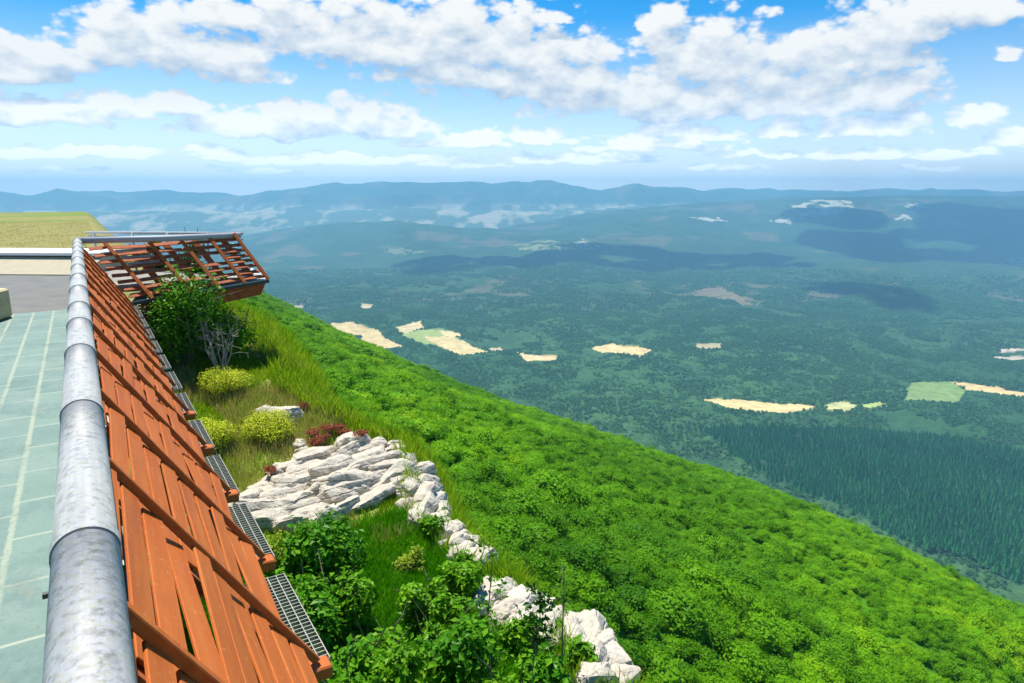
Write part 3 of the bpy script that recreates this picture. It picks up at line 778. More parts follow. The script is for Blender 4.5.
# ------------------------------------------------------------------ limestone outcrops
def voronoi(x, y, seed):
    ix = np.floor(x); iy = np.floor(y); d1 = np.full(x.shape, 9.); d2 = np.full(x.shape, 9.); cx = np.zeros(x.shape); cy = np.zeros(x.shape); cid = np.zeros(x.shape)
    for i in range(-2, 3):
        for j in range(-2, 3):
            jx = ix+i; jy = iy+j; z = np.zeros_like(jx)
            fx = jx+.1+.8*_h(jx, jy, z, seed); fy = jy+.1+.8*_h(jx, jy, z, seed+1); h = _h(jx, jy, z, seed+2)
            d = np.hypot(x-fx, y-fy); c = d < d1
            d2 = np.where(c, d1, np.minimum(d2, d)); cx = np.where(c, fx, cx); cy = np.where(c, fy, cy); cid = np.where(c, h, cid); d1 = np.where(c, d, d1)
    return d1, d2-d1, cx, cy, cid
def block_mesh(rng, L, Wd, Hh, yaw, dip, roll, seed):
    """one chiselled limestone slab: hull of jittered points, subdivided and roughened"""
    import bmesh
    bm = bmesh.new()
    for k in range(34):
        d = rng.normal(size=3); d /= np.linalg.norm(d); q = 1/(abs(d[0])**5+abs(d[1])**5+abs(d[2])**5)**.2
        d = d*q*rng.uniform(.84, 1.0); bm.verts.new(d*np.array([L, Wd, Hh]))
    r = bmesh.ops.convex_hull(bm, input=bm.verts); bmesh.ops.delete(bm, geom=[v for v in bm.verts if not v.link_faces], context='VERTS')
    n = 3 if max(L, Wd) < .35 else 4
    for _ in range(n):
        ed = [e for e in bm.edges if e.calc_length() > .035]
        if ed: bmesh.ops.subdivide_edges(bm, edges=ed, cuts=1, use_grid_fill=True)
    bmesh.ops.triangulate(bm, faces=bm.faces); bm.normal_update(); bm.verts.ensure_lookup_table()
    V = np.array([v.co[:] for v in bm.verts]); N = np.array([v.normal[:] for v in bm.verts]); Fc = np.array([[v.index for v in f.verts] for f in bm.faces]); bm.free()
    s_ = seed*3.7
    n1 = fbm(V[:, 0]*3+s_+V[:, 2]*2.1, V[:, 1]*3.3-V[:, 2]*2.7, 4, seed); n2 = np.abs(fbm(V[:, 0]*6+V[:, 2]*5, V[:, 1]*8+s_-V[:, 2]*5, 4, seed+3))
    lay = np.abs(((V[:, 2]/Hh*1.6 + .35*n1 + s_) % 1.0) - .5)      # bedding grooves round the sides
    side = 1-np.abs(N[:, 2])
    V = V + N*(n1*.05 + n2*.035 - .035*sstep(.10, 0, lay)*side)[:, None]
    def R(a, ax):
        c, s = cos(a), sin(a)
        return np.array({'x': [[1,0,0],[0,c,-s],[0,s,c]], 'y': [[c,0,s],[0,1,0],[-s,0,c]], 'z': [[c,-s,0],[s,c,0],[0,0,1]]}[ax])
    return V @ (R(yaw, 'z') @ R(dip, 'x') @ R(roll, 'y')).T, Fc
def outcrop(name, pts, h, label, cat, height, bed, sc, seed, zoff=0.0, parts=False):
    P = np.array([hitb(px, py + (7 if len(pts) > 8 else 4))[:2] for px, py in pts]); rng = np.random.default_rng(seed*7+1)
    x0, y0 = P.min(0); x1, y1 = P.max(0); L, Wd = sc; cc = P.mean(0)
    def gz(x, y):
        u, v = x*UX+y*UY, x*VX+y*VY
        return float(CAMZ - hbench(u, v) - .35*np.clip(v-edge_v(u), 0, None))
    org = np.array([cc[0], cc[1], gz(*cc)])
    out = []; a0 = radians(bed); placed = []
    area = .5*abs(sum(P[i][0]*P[(i+1) % len(P)][1]-P[(i+1) % len(P)][0]*P[i][1] for i in range(len(P))))
    want = max(3, int(area/(L*Wd*.85))); tries = 0
    while len(placed) < want and tries < 4000:
        tries += 1; x, y = rng.uniform(x0, x1), rng.uniform(y0, y1)
        if not inpoly(np.array([x]), np.array([y]), P)[0]: continue
        ca, sa = cos(a0), sin(a0)
        if any(abs((x-q[0])*ca+(y-q[1])*sa) < L*.85 and abs(-(x-q[0])*sa+(y-q[1])*ca) < Wd*.85 for q in placed) and tries < 3000: continue
        placed.append((x, y))
        k = rng.uniform(.7, 1.15); l, w_ = L*k, Wd*rng.uniform(.8, 1.2)
        # shrink slabs that would poke out of the outline
        dm = min(np.hypot(*(np.array([x, y]) - (P[i] + np.clip(((np.array([x, y])-P[i]) @ (P[(i+1) % len(P)]-P[i]))/max(1e-9, ((P[(i+1) % len(P)]-P[i])**2).sum()), 0, 1)*(P[(i+1) % len(P)]-P[i])))) for i in range(len(P)))
        l = min(l, dm+.45*L+.05); 
        z = gz(x, y) + zoff + height*rng.uniform(-.12, .22) + height*.25*min(1, dm/.5)
        V, Fc = block_mesh(rng, l, w_, height*rng.uniform(.5, .75), a0 + rng.normal()*.14, radians(-12)+rng.normal()*.12, rng.normal()*.10, seed*50+len(placed))
        out.append((V + np.array([x, y, z]) - org, Fc))
    if parts:
        t = empty(name, org); tag(t, label, cat)
        for V, Fc in out: link('slab', mesh_np('slab', V, Fc, ROCK, False, np.ones((len(V), 3))), t)
        return t
    off = 0; Vs = []; Fs = []
    for V, Fc in out: Vs.append(V); Fs.append(Fc+off); off += len(V)
    V = np.concatenate(Vs); o = link(name, mesh_np(name, V, np.concatenate(Fs), ROCK, False, np.ones((len(V), 3)))); o.location = org; tag(o, label, cat); return o
# footprints of every rock, so that grass keeps off them
ROCKS = [
 ('rock_outcrop', [(238,506),(246,490),(262,482),(276,470),(298,458),(318,444),(345,438),(362,441),(384,452),(402,462),(404,478),(392,494),(372,500),(352,505),(330,512),(300,522),(262,524)], 4.75, 'large cracked white limestone outcrop with tilted layers in the grass', .27, 42, (.62,.21), 1),
 ('boulder', [(428,466),(441,484),(446,500),(444,518),(452,534),(436,532),(420,520),(410,503),(404,488),(420,486),(420,472)], 4.85, 'narrow limestone ledge with a dark undercut at the cliff edge, right of the large outcrop', .30, 70, (.34,.17), 3),
 ('boulder', [(376,441),(392,441),(399,450),(392,456),(380,451)], 4.55, 'small rounded pale boulder on the turf behind the large outcrop', .26, 30, (.26,.2), 5),
 ('boulder', [(408,459),(424,461),(434,470),(428,477),(412,468)], 4.6, 'small pale rock rim between the outcrop and the cliff edge ledge', .26, 20, (.26,.17), 6),
 ('boulder', [(436,526),(452,524),(470,534),(486,548),(492,566),(478,572),(460,556),(442,544)], 5.0, 'broken pale rocks at the cliff edge just below the undercut ledge', .26, 50, (.28,.14), 7),
 ('boulder', [(470,590),(488,578),(512,592),(532,594),(550,606),(560,622),(548,644),(520,632),(498,622),(474,610),(462,606)], 4.95, 'cream limestone boulder half hidden behind the leafy saplings', .34, 50, (.42,.20), 9),
 ('boulder', [(566,606),(586,606),(606,618),(606,634),(620,652),(628,690),(596,690),(590,664),(574,640),(562,622)], 4.85, 'cream limestone boulder at the bottom of the photo on the cliff edge', .36, 70, (.42,.20), 11),
 ('boulder', [(258,411),(278,408),(298,412),(298,421),(276,420)], 4.3, 'flat pale rock lying behind the right hand yellow flowering shrub', .26, 10, (.36,.24), 13),
 ('boulder', [(296,441),(306,441),(308,450),(298,452)], 4.5, 'small white stone on the grass above the large outcrop', .18, 10, (.14,.11), 15),
]
RP = []
for nm, pts, h, lab, ht, bed, sc_, sd_ in ROCKS:
    outcrop(nm, pts, h, lab, 'rock', ht, bed, sc_, sd_, parts=True); RP.append([hitb(px, py+4)[:2] for px, py in pts])

# ------------------------------------------------------------------ plants
def foliage(P, N, size, mat, name, parent, org, fold=.25, aspect=.55, seed=0):
    g = np.random.default_rng(seed); V, Fc = leaf_quads(P, N, size, g, fold, aspect)
    me = mesh_np(name, V-org, Fc, mat); return link(name, me, parent)
def shrub(name, label, cat, base, height, rad, nleaf, lsize, lmat, smat, group=None, nst=7, seed=0, lobes=7, flat=1.0, bare=False, aspect=.6, inner=.25, part='foliage'):
    g = np.random.default_rng(seed); base = np.array(base, float)
    t = empty(name, base); tag(t, label, cat, group)
    tips = []
    mb = MB(base); stems = 0
    for k in range(nst):
        a = 2*pi*k/nst + g.uniform(-.4, .4); rr_ = rad*g.uniform(.3, .85); hh = height*g.uniform(.55, .98)
        e = base + np.array([cos(a)*rr_, sin(a)*rr_, hh]); m1 = lerp(base, e, .5) + g.normal(size=3)*rad*.10
        r0 = .012+.008*height
        mb.tube([base+g.normal(size=3)*.03-np.array([0,0,.08]), m1, e], [r0, r0*.6, r0*.2], 5, False); tips.append(e)
        for q in range(4):
            s = lerp(m1, e, g.uniform(0, .8)); e2 = s + g.normal(size=3)*rad*.35 + np.array([0, 0, height*.14])
            mb.tube([s, lerp(s, e2, .5)+g.normal(size=3)*.02, e2], [r0*.35, r0*.25, r0*.1], 4, False); tips.append(e2)
            if bare:
                for w in range(3):
                    s2 = lerp(s, e2, g.uniform(.3, 1)); e3 = s2 + g.normal(size=3)*rad*.2; mb.tube([s2, e3], [r0*.16, r0*.07], 3, False)
    mb.build('stem', smat, t)
    if nleaf:
        cs = []
        for k in range(lobes):
            a = 2*pi*k/lobes + g.uniform(-.5, .5); q = g.uniform(.15, .62)
            cs.append((base + np.array([cos(a)*rad*q, sin(a)*rad*q, height*flat*g.uniform(.35, .8)]), rad*g.uniform(.32, .55)))
        cs.append((base+np.array([0, 0, height*.45]), rad*.6)); tot = sum(r*r for _, r in cs)
        Ps = []; Ns = []
        for c, r in cs:
            n = int(nleaf*r*r/tot); D = g.normal(size=(n, 3)); D /= np.linalg.norm(D, axis=1, keepdims=True)
            rad_ = r*(1-inner*g.uniform(0, 1, (n, 1))**1.5*1.6)*(1+.18*g.normal(size=(n, 1)))
            P = c + D*rad_*np.array([1, 1, .85*min(1.3, height/rad/1.1)]); Ps.append(P); Ns.append(D*.6+g.normal(size=(n, 3))*.55+np.array([0, 0, .8]))
        P = np.concatenate(Ps); N = np.concatenate(Ns); P[:, 2] = np.maximum(P[:, 2], base[2]+.03)
        foliage(P, N, g.uniform(.6, 1.25, len(P))*lsize, lmat, part, t, base, seed=seed, aspect=aspect)
    return t
LF_DARK = leaf_mat('shrub_leaf_dark', (.015, .075, .005), (.04, .16, .008), (.09, .25, .015), 1.5, .3, rough=.35)
LF_SHR = leaf_mat('shrub_leaf_deep', (.03, .14, .006), (.09, .30, .010), (.22, .46, .02), 1.5, .35, rough=.35)
LF_MID = leaf_mat('shrub_leaf_mid', (.06, .20, .006), (.14, .36, .010), (.30, .52, .02), 1.5, .3, rough=.4)
LF_YEL = leaf_mat('spurge_flower', (.30, .42, .015), (.62, .68, .04), (.80, .80, .10), 6.0, .3)
LF_LIME = leaf_mat('lime_leaf', (.14, .26, .012), (.30, .42, .03), (.45, .50, .06), 3.0, .3)
LF_RED = leaf_mat('red_stonecrop', (.16, .03, .012), (.36, .09, .04), (.42, .20, .08), 9.0, .1)
GRASS = leaf_mat('grass_blades', (.15, .32, .010), (.32, .50, .020), (.50, .56, .08), .9, .5)
GRASSL = leaf_mat('lush_grass_blades', (.05, .25, .004), (.12, .42, .006), (.25, .52, .012), 1.2, .3)
STRAW = leaf_mat('dry_grass_stalks', (.34, .30, .11), (.52, .45, .20), (.62, .54, .30), 2.0, .45)

def gh(p): return np.array([p[0], p[1], float(Zt(p[0], p[1]))])
# broadleaved shrubs: pixel of their middle, depth below the eye there, radius, height, label
i = 0
for (px, py, h, r, ht, mat, lab) in [
 (322,545,4.55,.62,1.1,'D','dark glossy broadleaved shrub growing right under the large rock outcrop'),
 (300,600,4.5,.60,1.1,'D','dark leafy shrub beside the lowest stretch of metal grating'),
 (345,590,4.75,.40,.8,'M','fresh green shrub on the right side of the dark shrub by the grating'),
 (335,655,4.3,.62,1.2,'D','dark shrub at the bottom edge below the rock outcrop, nearest the screen'),
 (270,545,4.75,.30,.45,'L','lime yellow leaved shrub squeezed between the grating and the dark shrub'),
 (398,655,4.5,.50,1.1,'M','mid green broadleaved shrub at the bottom edge left of the flowering one'),
 (445,640,4.55,.55,1.1,'D','dark leaved shrub in front of the half hidden cream boulder'),
 (452,610,4.75,.35,.8,'M','bushy green shrub left of the thin sapling'),
 (500,670,4.4,.50,1.1,'M','bright green shrub at the bottom edge below the cream boulder'),
 (550,660,4.45,.45,1.0,'D','dark glossy shrub between the two cream boulders at the bottom'),
 (590,665,4.5,.22,.6,'D','small dark shrub overlapping the lowest cliff edge boulder'),
 (490,520,5.0,.0,.0,'M',''),
 (425,590,4.85,.34,.7,'M','light green shrub on the lush grass in front of the dark shrub row'),
 (375,640,4.75,.36,.8,'M','airy light green shrub at the right of the lowest dark shrub'),
 (520,665,4.5,.42,1.0,'M','light green shrub between the saplings at the bottom edge'),
 (432,525,5.0,.20,.35,'M','small green shrub at the foot of the undercut ledge'),
 (468,556,4.95,.22,.4,'M','small green shrub among the broken rocks of the cliff edge line'),
 (520,612,4.9,.24,.45,'M','small shrub growing on the upper part of the cream boulder'),
 (585,628,4.9,.20,.4,'M','small shrub between the last two boulders of the cliff edge line'),
 (410,560,5.1,.24,.4,'L','small lime leaved shrub in the middle of the lush grass'),
 (462,575,4.95,.32,.6,'M','low green shrub on the cliff edge above the thin sapling'),
]:
    i += 1
    if r == 0: continue
    p = gh(Ph(px, py, h)); mt = {'D': LF_SHR, 'M': LF_MID, 'L': LF_LIME}[mat]
    shrub('broadleaf_shrub' if mat != 'L' else 'lime_shrub', lab, 'shrub', p, ht, r, int(2600*(r/.5)**2) if mat != 'L' else 1300, .095 if mat != 'L' else .05, mt, BARK, 'shrubs below the terrace', 7, 500+i, 8)
# saplings
def sapling(label, px, py0, py1, h0, seed, mat, nl=150, spread=.16, lsize=.07, group='young saplings at the cliff edge', top_only=0.0):
    g = np.random.default_rng(seed); b = gh(Ph(px, py0, h0)); top = PY(px+2, py1, b[1]); t = empty('sapling', b); tag(t, label, 'sapling', group)
    L = top[2]-b[2]; mb = MB(b); pts = [b-np.array([0,0,.1])] + [b + np.array([g.normal()*.02, g.normal()*.02, L*k/4]) for k in (1, 2, 3)] + [np.array([top[0], top[1], top[2]])]
    mb.tube(pts, [.012, .010, .008, .006, .003], 6); P = []
    for k in range(16):
        f = g.uniform(top_only, 1); s = b + np.array([0, 0, L*f]); a = g.uniform(0, 6.28); l = spread*(1.25-f*.7); e = s + np.array([cos(a)*l, sin(a)*l, .08]); mb.tube([s, e], [.004, .002], 4); 
        for q in range(nl//16): P.append(lerp(s, e, g.uniform(.3, 1.1)) + g.normal(size=3)*.035)
    mb.build('stem', BARK, t); P = np.array(P); foliage(P, g.normal(size=P.shape)*.6+np.array([0, 0, .6]), g.uniform(.7, 1.2, len(P))*lsize, mat, 'foliage', t, b, seed=seed)
sapling('slender sapling with sparse leaves rising against the cream boulder', 491, 650, 545, 4.9, 21, LF_MID, 170, .2)
sapling('short forked sapling with near black leaves in front of the cream boulder', 537, 655, 585, 4.8, 22, LF_DARK, 260, .22, .075, top_only=.45)
sapling('thin sapling with reddish tips beside the lowest cliff edge boulder', 562, 640, 570, 4.85, 23, LF_MID, 120, .16, .05)
# yellow flowering spurge
for k, (px, py, r, lab) in enumerate([(229,384,.50,'yellow flowering shrub furthest from the rock, just below the leafy tree'), (214,438,.50,'yellow flowering shrub on the left, beside the metal grating'), (270,428,.50,'yellow flowering shrub on the right, next to the flat pale rock')]):
    p = hitg(px, py+10, 4, 40); print('SPURGE', p, toUV(p))
    shrub('flowering_shrub', lab, 'shrub', p, r*.95, r, 6500, .032, LF_YEL, BARK, 'yellow flowering shrubs on the bench', 6, 60+k, 9, aspect=.8, inner=.1)
# red stonecrop cushions around the rock
for k, (px, py, r) in enumerate([(312,437,.14),(330,433,.20),(345,436,.14),(362,446,.15),(316,447,.16),(272,483,.13),(304,409,.12),(322,441,.13),(340,430,.12)]):
    p = hitb(px, py+3); p[2] += .26 if k in (3, 5) else .10
    lab = ['red stonecrop cushion above the left shoulder of the outcrop','widest red stonecrop cushion behind the outcrop top','red stonecrop cushion behind the outcrop top, right of the widest','red stonecrop cushion on the right shoulder of the outcrop','red stonecrop cushion touching the upper left rim of the outcrop','red stonecrop cushion at the left tip of the outcrop','faint red plant between the flowering shrub and the flat pale rock','red stonecrop cushion between the left shoulder and the widest','small red stonecrop cushion furthest behind the outcrop'][k]
    shrub('stonecrop', lab, 'plant', p, r*.7, r*1.2, 700, .028, LF_RED, BARK, 'red stonecrop cushions by the outcrop', 4, 80+k, 6, aspect=.7)
# leafy tree before the balcony, and the grey bare shrub beside it
p = hitg(186, 366, 4, 40); ht = PY(188, 276, p[1])[2]-p[2]; print('TREE', p, ht)
shrub('leafy_tree', 'dense dark green tree growing against the front of the balcony', 'tree', p, ht, 1.08, 11000, .085, LF_SHR, BARK, None, 9, 91, 14)
p = hitg(222, 358, 4, 40)
shrub('leafy_tree', 'lower green tree right of the dense one, under the balcony tip', 'tree', p, 1.25, .85, 6000, .075, LF_SHR, BARK, None, 7, 92, 9)
p = hitg(222, 376, 4, 40); shrub('bare_shrub', 'grey leafless twiggy shrub in front of the dark tree', 'shrub', p, 1.3, .55, 0, .05, LF_MID, BARE, None, 9, 93, 6, bare=True)
p = hitg(160, 352, 4, 40); shrub('broadleaf_shrub', 'dark shrub wedged between the screen end and the dense tree', 'shrub', p, .8, .5, 2200, .075, LF_DARK, BARK, 'shrubs below the terrace', 6, 94, 7)
# greenery behind the wall and the balcony
for k, (px, py, Y, r, ht, lab) in enumerate([(82,252,22,.8,1.2,'round green bush right behind the corner of the railing'),(66,252,21,.5,.8,'smaller green bush behind the wall next to the railing corner'),(16,249,24,.45,.55,'low dark bush on the dry grass behind the cream wall'),(27,249,25,.3,.4,'smallest dark bush on the dry grass, right of the low one')]):
    p = gh(PY(px, py, Y)); shrub('bush', lab, 'bush', p, ht, r, int(3000*r), .12, LF_MID if k < 2 else LF_DARK, BARK, 'bushes on the plateau', 6, 110+k, 7)
for k, (px, Y, top, lab) in enumerate([(152,19.5,222,'small bushy tree top peeping over the balcony rail, left one'),(191,18.5,219,'small bushy tree top peeping over the balcony rail, right one')]):
    p = gh(PY(px, 240, Y)); tp = PY(px, top, Y); shrub('young_tree', lab, 'tree', p, tp[2]-p[2], .42, 1500, .10, LF_DARK, BARK, 'young trees behind the balcony', 5, 120+k, 6)

# grass on the bench
def grass(name, label, n, urange, vfun, hmin, hmax, mat, dens=None, width=.010, seed=1, lean=.5):
    g = np.random.default_rng(seed); u = g.uniform(*urange, n); v0, v1 = vfun(u); v = v0 + (v1-v0)*g.uniform(size=n)
    m = np.ones(n, bool)
    if dens is not None: m &= g.uniform(size=n) < dens(u, v)
    x = u*UX+v*VX; y = u*UY+v*VY
    for P in RP: m &= ~inpoly(x, y, P)
    x, y, u, v = x[m], y[m], u[m], v[m]; n = len(x); z = Zt(x, y)-.01
    hh = g.uniform(hmin, hmax, n); a = g.uniform(0, 2*pi, n); la = g.uniform(0, 2*pi, n); lr = lean*hh*g.uniform(.1, 1, n)
    wx_ = np.cos(a)*width/2; wy_ = np.sin(a)*width/2; lx = np.cos(la)*lr; ly = np.sin(la)*lr
    V = np.stack([np.stack([x-wx_, y-wy_, z], 1), np.stack([x+wx_, y+wy_, z], 1),
                  np.stack([x+lx*.4+wx_*.7, y+ly*.4+wy_*.7, z+hh*.6], 1), np.stack([x+lx, y+ly, z+hh], 1), np.stack([x+lx*.4-wx_*.7, y+ly*.4-wy_*.7, z+hh*.6], 1)], 1).reshape(-1, 3)
    Fc = np.arange(5*n).reshape(n, 5)
    o = link(name, mesh_np(name, V, Fc, mat)); tag(o, label, 'grass', kind='stuff'); return o
ef = lambda u: (np.full_like(u, .55), edge_v(u)+.7)
grass('grass', 'yellowish green meadow grass on the bench between the screen and the rocks', 150000, (8.6, 19), ef, .05, .15, GRASS, lambda u, v: .35+.65*(fbm(u*.9, v*.9, 3, 77) > -.15), .011, 1)
grass('lush_grass', 'lush deep green grass below the large outcrop', 120000, (3.0, 9.6), ef, .08, .24, GRASSL, None, .013, 2, .8)
grass('dry_grass', 'straw coloured dry grass stalks among the meadow grass', 60000, (9.0, 20), ef, .08, .28, STRAW, lambda u, v: 1.0*(fbm(u*.8, v*.8, 3, 77) < .1), .008, 3, .35)
grass('edge_grass', 'rough green and straw grass spilling over the cliff edge', 60000, (4, 26), lambda u: (edge_v(u)-.2, edge_v(u)+2.6), .12, .45, GRASS, None, .016, 4, .6)
def gplateau():
    return grass('plateau_grass', 'dry tufted grass covering the plateau behind the wall', 90000, (20, 120), lambda u: (np.full_like(u, -60.), np.full_like(u, 1.0)), .02, .09, STRAW, lambda u, v: .4+.6*(fbm(u/6, v/6, 3, 7) > 0), .05, 5, .6)
gplateau()

# ------------------------------------------------------------------ sun, sky, clouds
SUN_AZ = radians(-34); SUN_EL = radians(67)
sd = np.array([sin(SUN_AZ)*cos(SUN_EL), cos(SUN_AZ)*cos(SUN_EL), sin(SUN_EL)])
sl = bpy.data.lights.new('sun', 'SUN'); sl.energy = 4.6; sl.angle = radians(.53); sl.color = (1, .955, .88)
so = bpy.data.objects.new('sun', sl); C.objects.link(so)
from mathutils import Vector
so.rotation_euler = Vector(-sd).to_track_quat('-Z', 'Y').to_euler(); so.location = (0, 0, 50)

# clouds that stand above the frame and shade the valley
CLM = plain('cloud_white', (.85, .85, .85), 1.0, 0, .001, .03)
for k, (px, py, a, b_, lab) in enumerate([(858,289,230,420,'small flat cumulus cloud high above the middle of the valley'),(985,240,1500,1300,'broad cumulus cloud high above the right hand ridge'),(650,262,900,520,'long cumulus cloud high above the central hills'),(470,262,500,500,'compact cumulus cloud high above the left of the valley')]):
    X0, Y0 = hit_valley(px, py); Z0 = valley_z(np.array([X0]), np.array([Y0]))[0]
    Hh = 5200 - Z0; c = np.array([X0, Y0, Z0]) + sd*Hh/sd[2]
    iv, jf = ico(4); g = np.random.default_rng(700+k); Vs = []; Fs = []; off = 0
    for q in range(22):
        aa = g.uniform(0, 6.28); rr_ = math.sqrt(g.uniform(0, .8)); s = g.uniform(.15, .42)
        o_ = np.array([cos(aa)*rr_*a, sin(aa)*rr_*b_, 0]); v = iv*np.array([a*s, b_*s, min(a, b_)*s*.7])
        v = v*(1+.16*fbm(iv[:, 0]*3+q, iv[:, 1]*3+iv[:, 2]*2, 4, q))[:, None]; v[:, 2] = np.where(v[:, 2] < 0, v[:, 2]*.2, v[:, 2])
        Vs.append(v+o_); Fs.append(jf+off); off += len(iv)
    o = link('cloud', mesh_np('cloud', np.concatenate(Vs), np.concatenate(Fs), CLM, True)); o.location = c
    tag(o, lab, 'cloud', 'clouds shading the valley')

w = bpy.data.worlds.new('World'); SC.world = w; w.use_nodes = True; w.cycles.sampling_method = 'MANUAL'; w.cycles.sample_map_resolution = 256; wt = NT(w.node_tree)
bg = w.node_tree.nodes['Background']
sky = wt.n('ShaderNodeTexSky', sky_type='NISHITA'); sky.sun_disc = False; sky.sun_elevation = SUN_EL; sky.sun_rotation = SUN_AZ
sky.altitude = 900; sky.air_density = 1.0; sky.dust_density = .15; sky.ozone_density = 2.5
tc = wt.n('ShaderNodeTexCoord').outputs['Generated']
# group: cloud field as function of (azimuth, elevation)
CLS = 1.0
CL = [ # px centre, py base, half width px, height px
 (30,75,70,40),(30,85,55,32),(150,70,75,72),(215,82,70,55),(250,35,75,45),(120,25,40,30),(300,30,60,45),(330,60,70,50),
 (420,80,110,88),(500,96,110,80),(450,60,90,70),(590,118,90,75),(555,85,70,50),
 (40,128,80,38),(120,120,60,32),(170,118,50,30),(30,160,60,14),(250,140,90,30),(330,138,100,44),(400,138,60,32),(460,150,70,28),(540,145,60,20),
 (665,60,28,62),(700,90,60,75),(745,105,75,70),(790,118,90,55),(850,115,80,40),(900,100,60,35),(640,115,70,50),(690,125,90,45),
 (840,50,50,50),(900,45,90,55),(960,30,90,50),(870,75,70,50),(760,65,60,30),
 (785,136,32,22),(880,140,80,30),(975,130,42,32),(1015,150,30,28),(660,152,100,18),(760,158,60,12),(860,158,80,14),(960,160,60,16),
 (100,158,90,14),(300,164,110,12),(420,166,90,12),(560,166,110,14),(680,140,70,20),(550,25,30,14),(800,80,60,40),(720,60,60,50),(130,160,30,10),(210,158,40,12),(350,158,30,10),(480,170,40,8),(620,164,35,12),(720,172,60,8),(930,172,50,8),(60,172,60,6),(260,174,50,6),(-60,120,90,60),(-50,60,80,50),(1090,130,70,60),(1100,50,90,50),(1010,60,20,18),
]
ng = bpy.data.node_groups.new('cloud_field', 'ShaderNodeTree')
ng.interface.new_socket('A', in_out='INPUT', socket_type='NodeSocketFloat'); ng.interface.new_socket('E', in_out='INPUT', socket_type='NodeSocketFloat')
ng.interface.new_socket('F', in_out='OUTPUT', socket_type='NodeSocketFloat')
g = NT(ng); gi = ng.nodes.new('NodeGroupInput'); go = ng.nodes.new('NodeGroupOutput')
cur = None
def sky_dir(px, py):
    r = ray(px, py); r = r/np.linalg.norm(r); return math.degrees(math.atan2(r[0], r[1])), math.degrees(math.asin(r[2]))
# low frequency warp
cv = g.n('ShaderNodeCombineXYZ'); g.l(gi.outputs[0], cv.inputs[0]); g.l(g.m('MULTIPLY', gi.outputs[1], 1.7), cv.inputs[1])
wn = g.n('ShaderNodeTexNoise', inp={'Vector': cv.outputs[0], 'Scale': .28, 'Detail': 5.0, 'Roughness': .6})
wsx = g.n('ShaderNodeSeparateColor'); g.l(wn.outputs['Color'], wsx.inputs[0])
Aw = g.m('ADD', gi.outputs[0], g.m('MULTIPLY', g.m('SUBTRACT', wsx.outputs[0], .5), 3.2)); Ew = g.m('ADD', gi.outputs[1], g.m('MULTIPLY', g.m('SUBTRACT', wsx.outputs[1], .5), 1.8))
pvn = g.n('ShaderNodeCombineXYZ', inp={0: Aw, 1: Ew}); PV = pvn.outputs[0]
for (cx, by, hw, hh) in CL:
    a0, e0_ = sky_dir(cx, by); a1, _ = sky_dir(cx+hw, by); _, e1_ = sky_dir(cx, by-hh)
    bg_ = 1.22 if hh > 35 else 1.0
    wa = abs(a1-a0)*bg_; he = (e1_-e0_)*(1+(bg_-1)*.6)
    sA, sE = 1/wa, 1/(he*.75)
    q1 = g.n('ShaderNodeVectorMath', operation='MULTIPLY_ADD', inp={0: PV, 1: (sA, sE, 0), 2: (-a0*sA, -(e0_+he*.25)*sE, 0)}).outputs[0]
    q2 = g.n('ShaderNodeVectorMath', operation='MULTIPLY', inp={0: q1, 1: (-1, -2.8, 0)}).outputs[0]
    q3 = g.n('ShaderNodeVectorMath', operation='MAXIMUM', inp={0: q1, 1: q2}).outputs[0]
    f = g.n('ShaderNodeVectorMath', operation='DOT_PRODUCT', inp={0: q3, 1: q3}).outputs['Value']
    cur = f if cur is None else g.n('ShaderNodeMath', operation='SMOOTH_MIN', inp={0: cur, 1: f, 2: .25}).outputs[0]
cur = g.m('SUBTRACT', 1.0, cur)
# billowy detail
vo = g.n('ShaderNodeTexVoronoi', feature='SMOOTH_F1', inp={'Vector': cv.outputs[0], 'Scale': .42, 'Smoothness': .4, 'Detail': 2.0, 'Roughness': .5, 'Lacunarity': 2.3})
fb = g.n('ShaderNodeTexNoise', inp={'Vector': cv.outputs[0], 'Scale': .35, 'Detail': 7.0, 'Roughness': .55})
det = g.m('ADD', g.m('MULTIPLY', g.m('SUBTRACT', fb.outputs[0], .5), 1.35), g.m('MULTIPLY', g.m('SUBTRACT', .40, vo.outputs['Distance']), 1.15))
cv2 = g.n('ShaderNodeCombineXYZ', inp={0: g.m('MULTIPLY', gi.outputs[0], .55), 1: g.m('MULTIPLY', gi.outputs[1], 1.7)})
fl = g.n('ShaderNodeTexNoise', inp={'Vector': cv2.outputs[0], 'Scale': 1.0, 'Detail': 3.0, 'Roughness': .5})
det = g.m('ADD', det, g.m('MULTIPLY', g.m('SUBTRACT', fl.outputs[0], .5), g.mr(gi.outputs[1], 1.0, 6.5, 3.0, 0.0)))
ng.interface.new_socket('S', in_out='OUTPUT', socket_type='NodeSocketFloat')
cm = g.m('MAXIMUM', cur, -1.3); g.l(cm, go.inputs[1])
g.l(g.m('ADD', g.m('ADD', cm, det), .42), go.inputs[0])
sx = wt.n('ShaderNodeSeparateXYZ'); wt.l(tc, sx.inputs[0])
Adeg = wt.m('MULTIPLY', wt.m('ARCTAN2', sx.outputs[0], sx.outputs[1]), 180/pi); Edeg = wt.m('MULTIPLY', wt.m('ARCSINE', sx.outputs[2]), 180/pi)
def field(da, de):
    n = wt.n('ShaderNodeGroup'); n.node_tree = ng; wt.l(wt.m('ADD', Adeg, da), n.inputs[0]); wt.l(wt.m('ADD', Edeg, de), n.inputs[1]); return n.outputs[0], n.outputs[1]
(F0, S0), (F1, S1) = field(0, 0), field(-.45, 1.25)
alpha = wt.n('ShaderNodeMapRange', interpolation_type='SMOOTHSTEP', inp={0: F0, 1: -.08, 2: .46}).outputs[0]
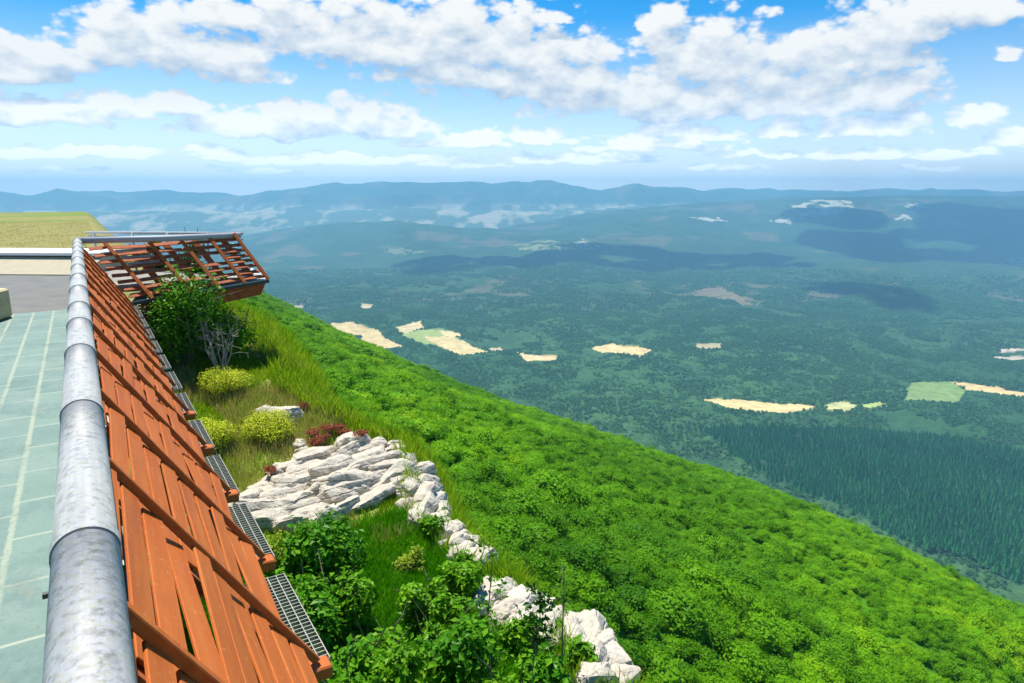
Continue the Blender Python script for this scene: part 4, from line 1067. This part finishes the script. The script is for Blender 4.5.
alpha = wt.m('MULTIPLY', alpha, wt.mr(Edeg, .2, 2.5, .6, 1))
ls = wt.m('SUBTRACT', S0, S1); lf = wt.m('SUBTRACT', F0, F1)
lit = wt.mr(wt.m('ADD', wt.m('MULTIPLY', ls, .75), wt.m('MULTIPLY', wt.m('SUBTRACT', lf, ls), .62)), -.60, .42)
skyc = wt.n('ShaderNodeHueSaturation', inp={'Hue': .498, 'Saturation': 1.5, 'Value': .80}); wt.l(wt.mix(wt.mr(Edeg, 0, 7, 1, 0), sky.outputs[0], wt.mix(1.0, sky.outputs[0], (1.15, 1.08, 1.25), 'MULTIPLY')), skyc.inputs['Color']); wt.l(wt.mr(Edeg, 0, 13, .55, 1.55), skyc.inputs['Saturation'])
CLOUD_W = (5.3, 5.25, 5.1); CLOUD_G = (2.3, 2.95, 3.85)
cc = wt.mix(lit, CLOUD_G, CLOUD_W)
lowb = wt.n('ShaderNodeVectorMath', operation='SCALE'); wt.l(cc, lowb.inputs[0]); wt.l(wt.mr(Edeg, .5, 7.0, 1.75, 1.0), lowb.inputs['Scale']); cc = lowb.outputs[0]
col = wt.mix(alpha, skyc.outputs[0], cc)
wt.l(col, bg.inputs['Color']); bg.inputs['Strength'].default_value = .12

# ------------------------------------------------------------------ haze
mb = MB(); HT = 275; mb.box((0, 5650, (CAMZ-540+HT)/2), (10600, 0, 0), (0, 7560, 0), (0, 0, (HT-(CAMZ-540))/2))
hm = bpy.data.materials.new('haze_air'); hm.use_nodes = True; nt = hm.node_tree
nt.nodes.remove(nt.nodes['Principled BSDF']); pv = nt.nodes.new('ShaderNodeVolumePrincipled'); nt.links.new(pv.outputs[0], nt.nodes['Material Output'].inputs['Volume'])
pv.inputs['Color'].default_value = (.33, .70, 1.0, 1); pv.inputs['Density'].default_value = 1.3e-4; pv.inputs['Anisotropy'].default_value = 0.0
o = mb.build('haze', hm); tag(o, 'pale blue air over the whole valley', 'haze', kind='stuff')

# ------------------------------------------------------------------ camera and render
cd = bpy.data.cameras.new('camera'); cd.sensor_width = 36; cd.lens = 36*F/1024; cd.clip_start = .05; cd.clip_end = 120000
co = bpy.data.objects.new('camera', cd); C.objects.link(co); co.location = (0, 0, CAMZ); co.rotation_euler = (pi/2-PIT, 0, 0)
SC.camera = co
vs_ = SC.view_settings; vs_.view_transform = 'Standard'; vs_.look = 'None'; vs_.exposure = .68; vs_.gamma = 1
SC.render.engine = 'CYCLES'; cy = SC.cycles
cy.max_bounces = 5; cy.diffuse_bounces = 2; cy.glossy_bounces = 2; cy.transmission_bounces = 3; cy.volume_bounces = 1; cy.transparent_max_bounces = 4
cy.use_denoising = True; cy.use_adaptive_sampling = False
cy.sample_clamp_indirect = 6
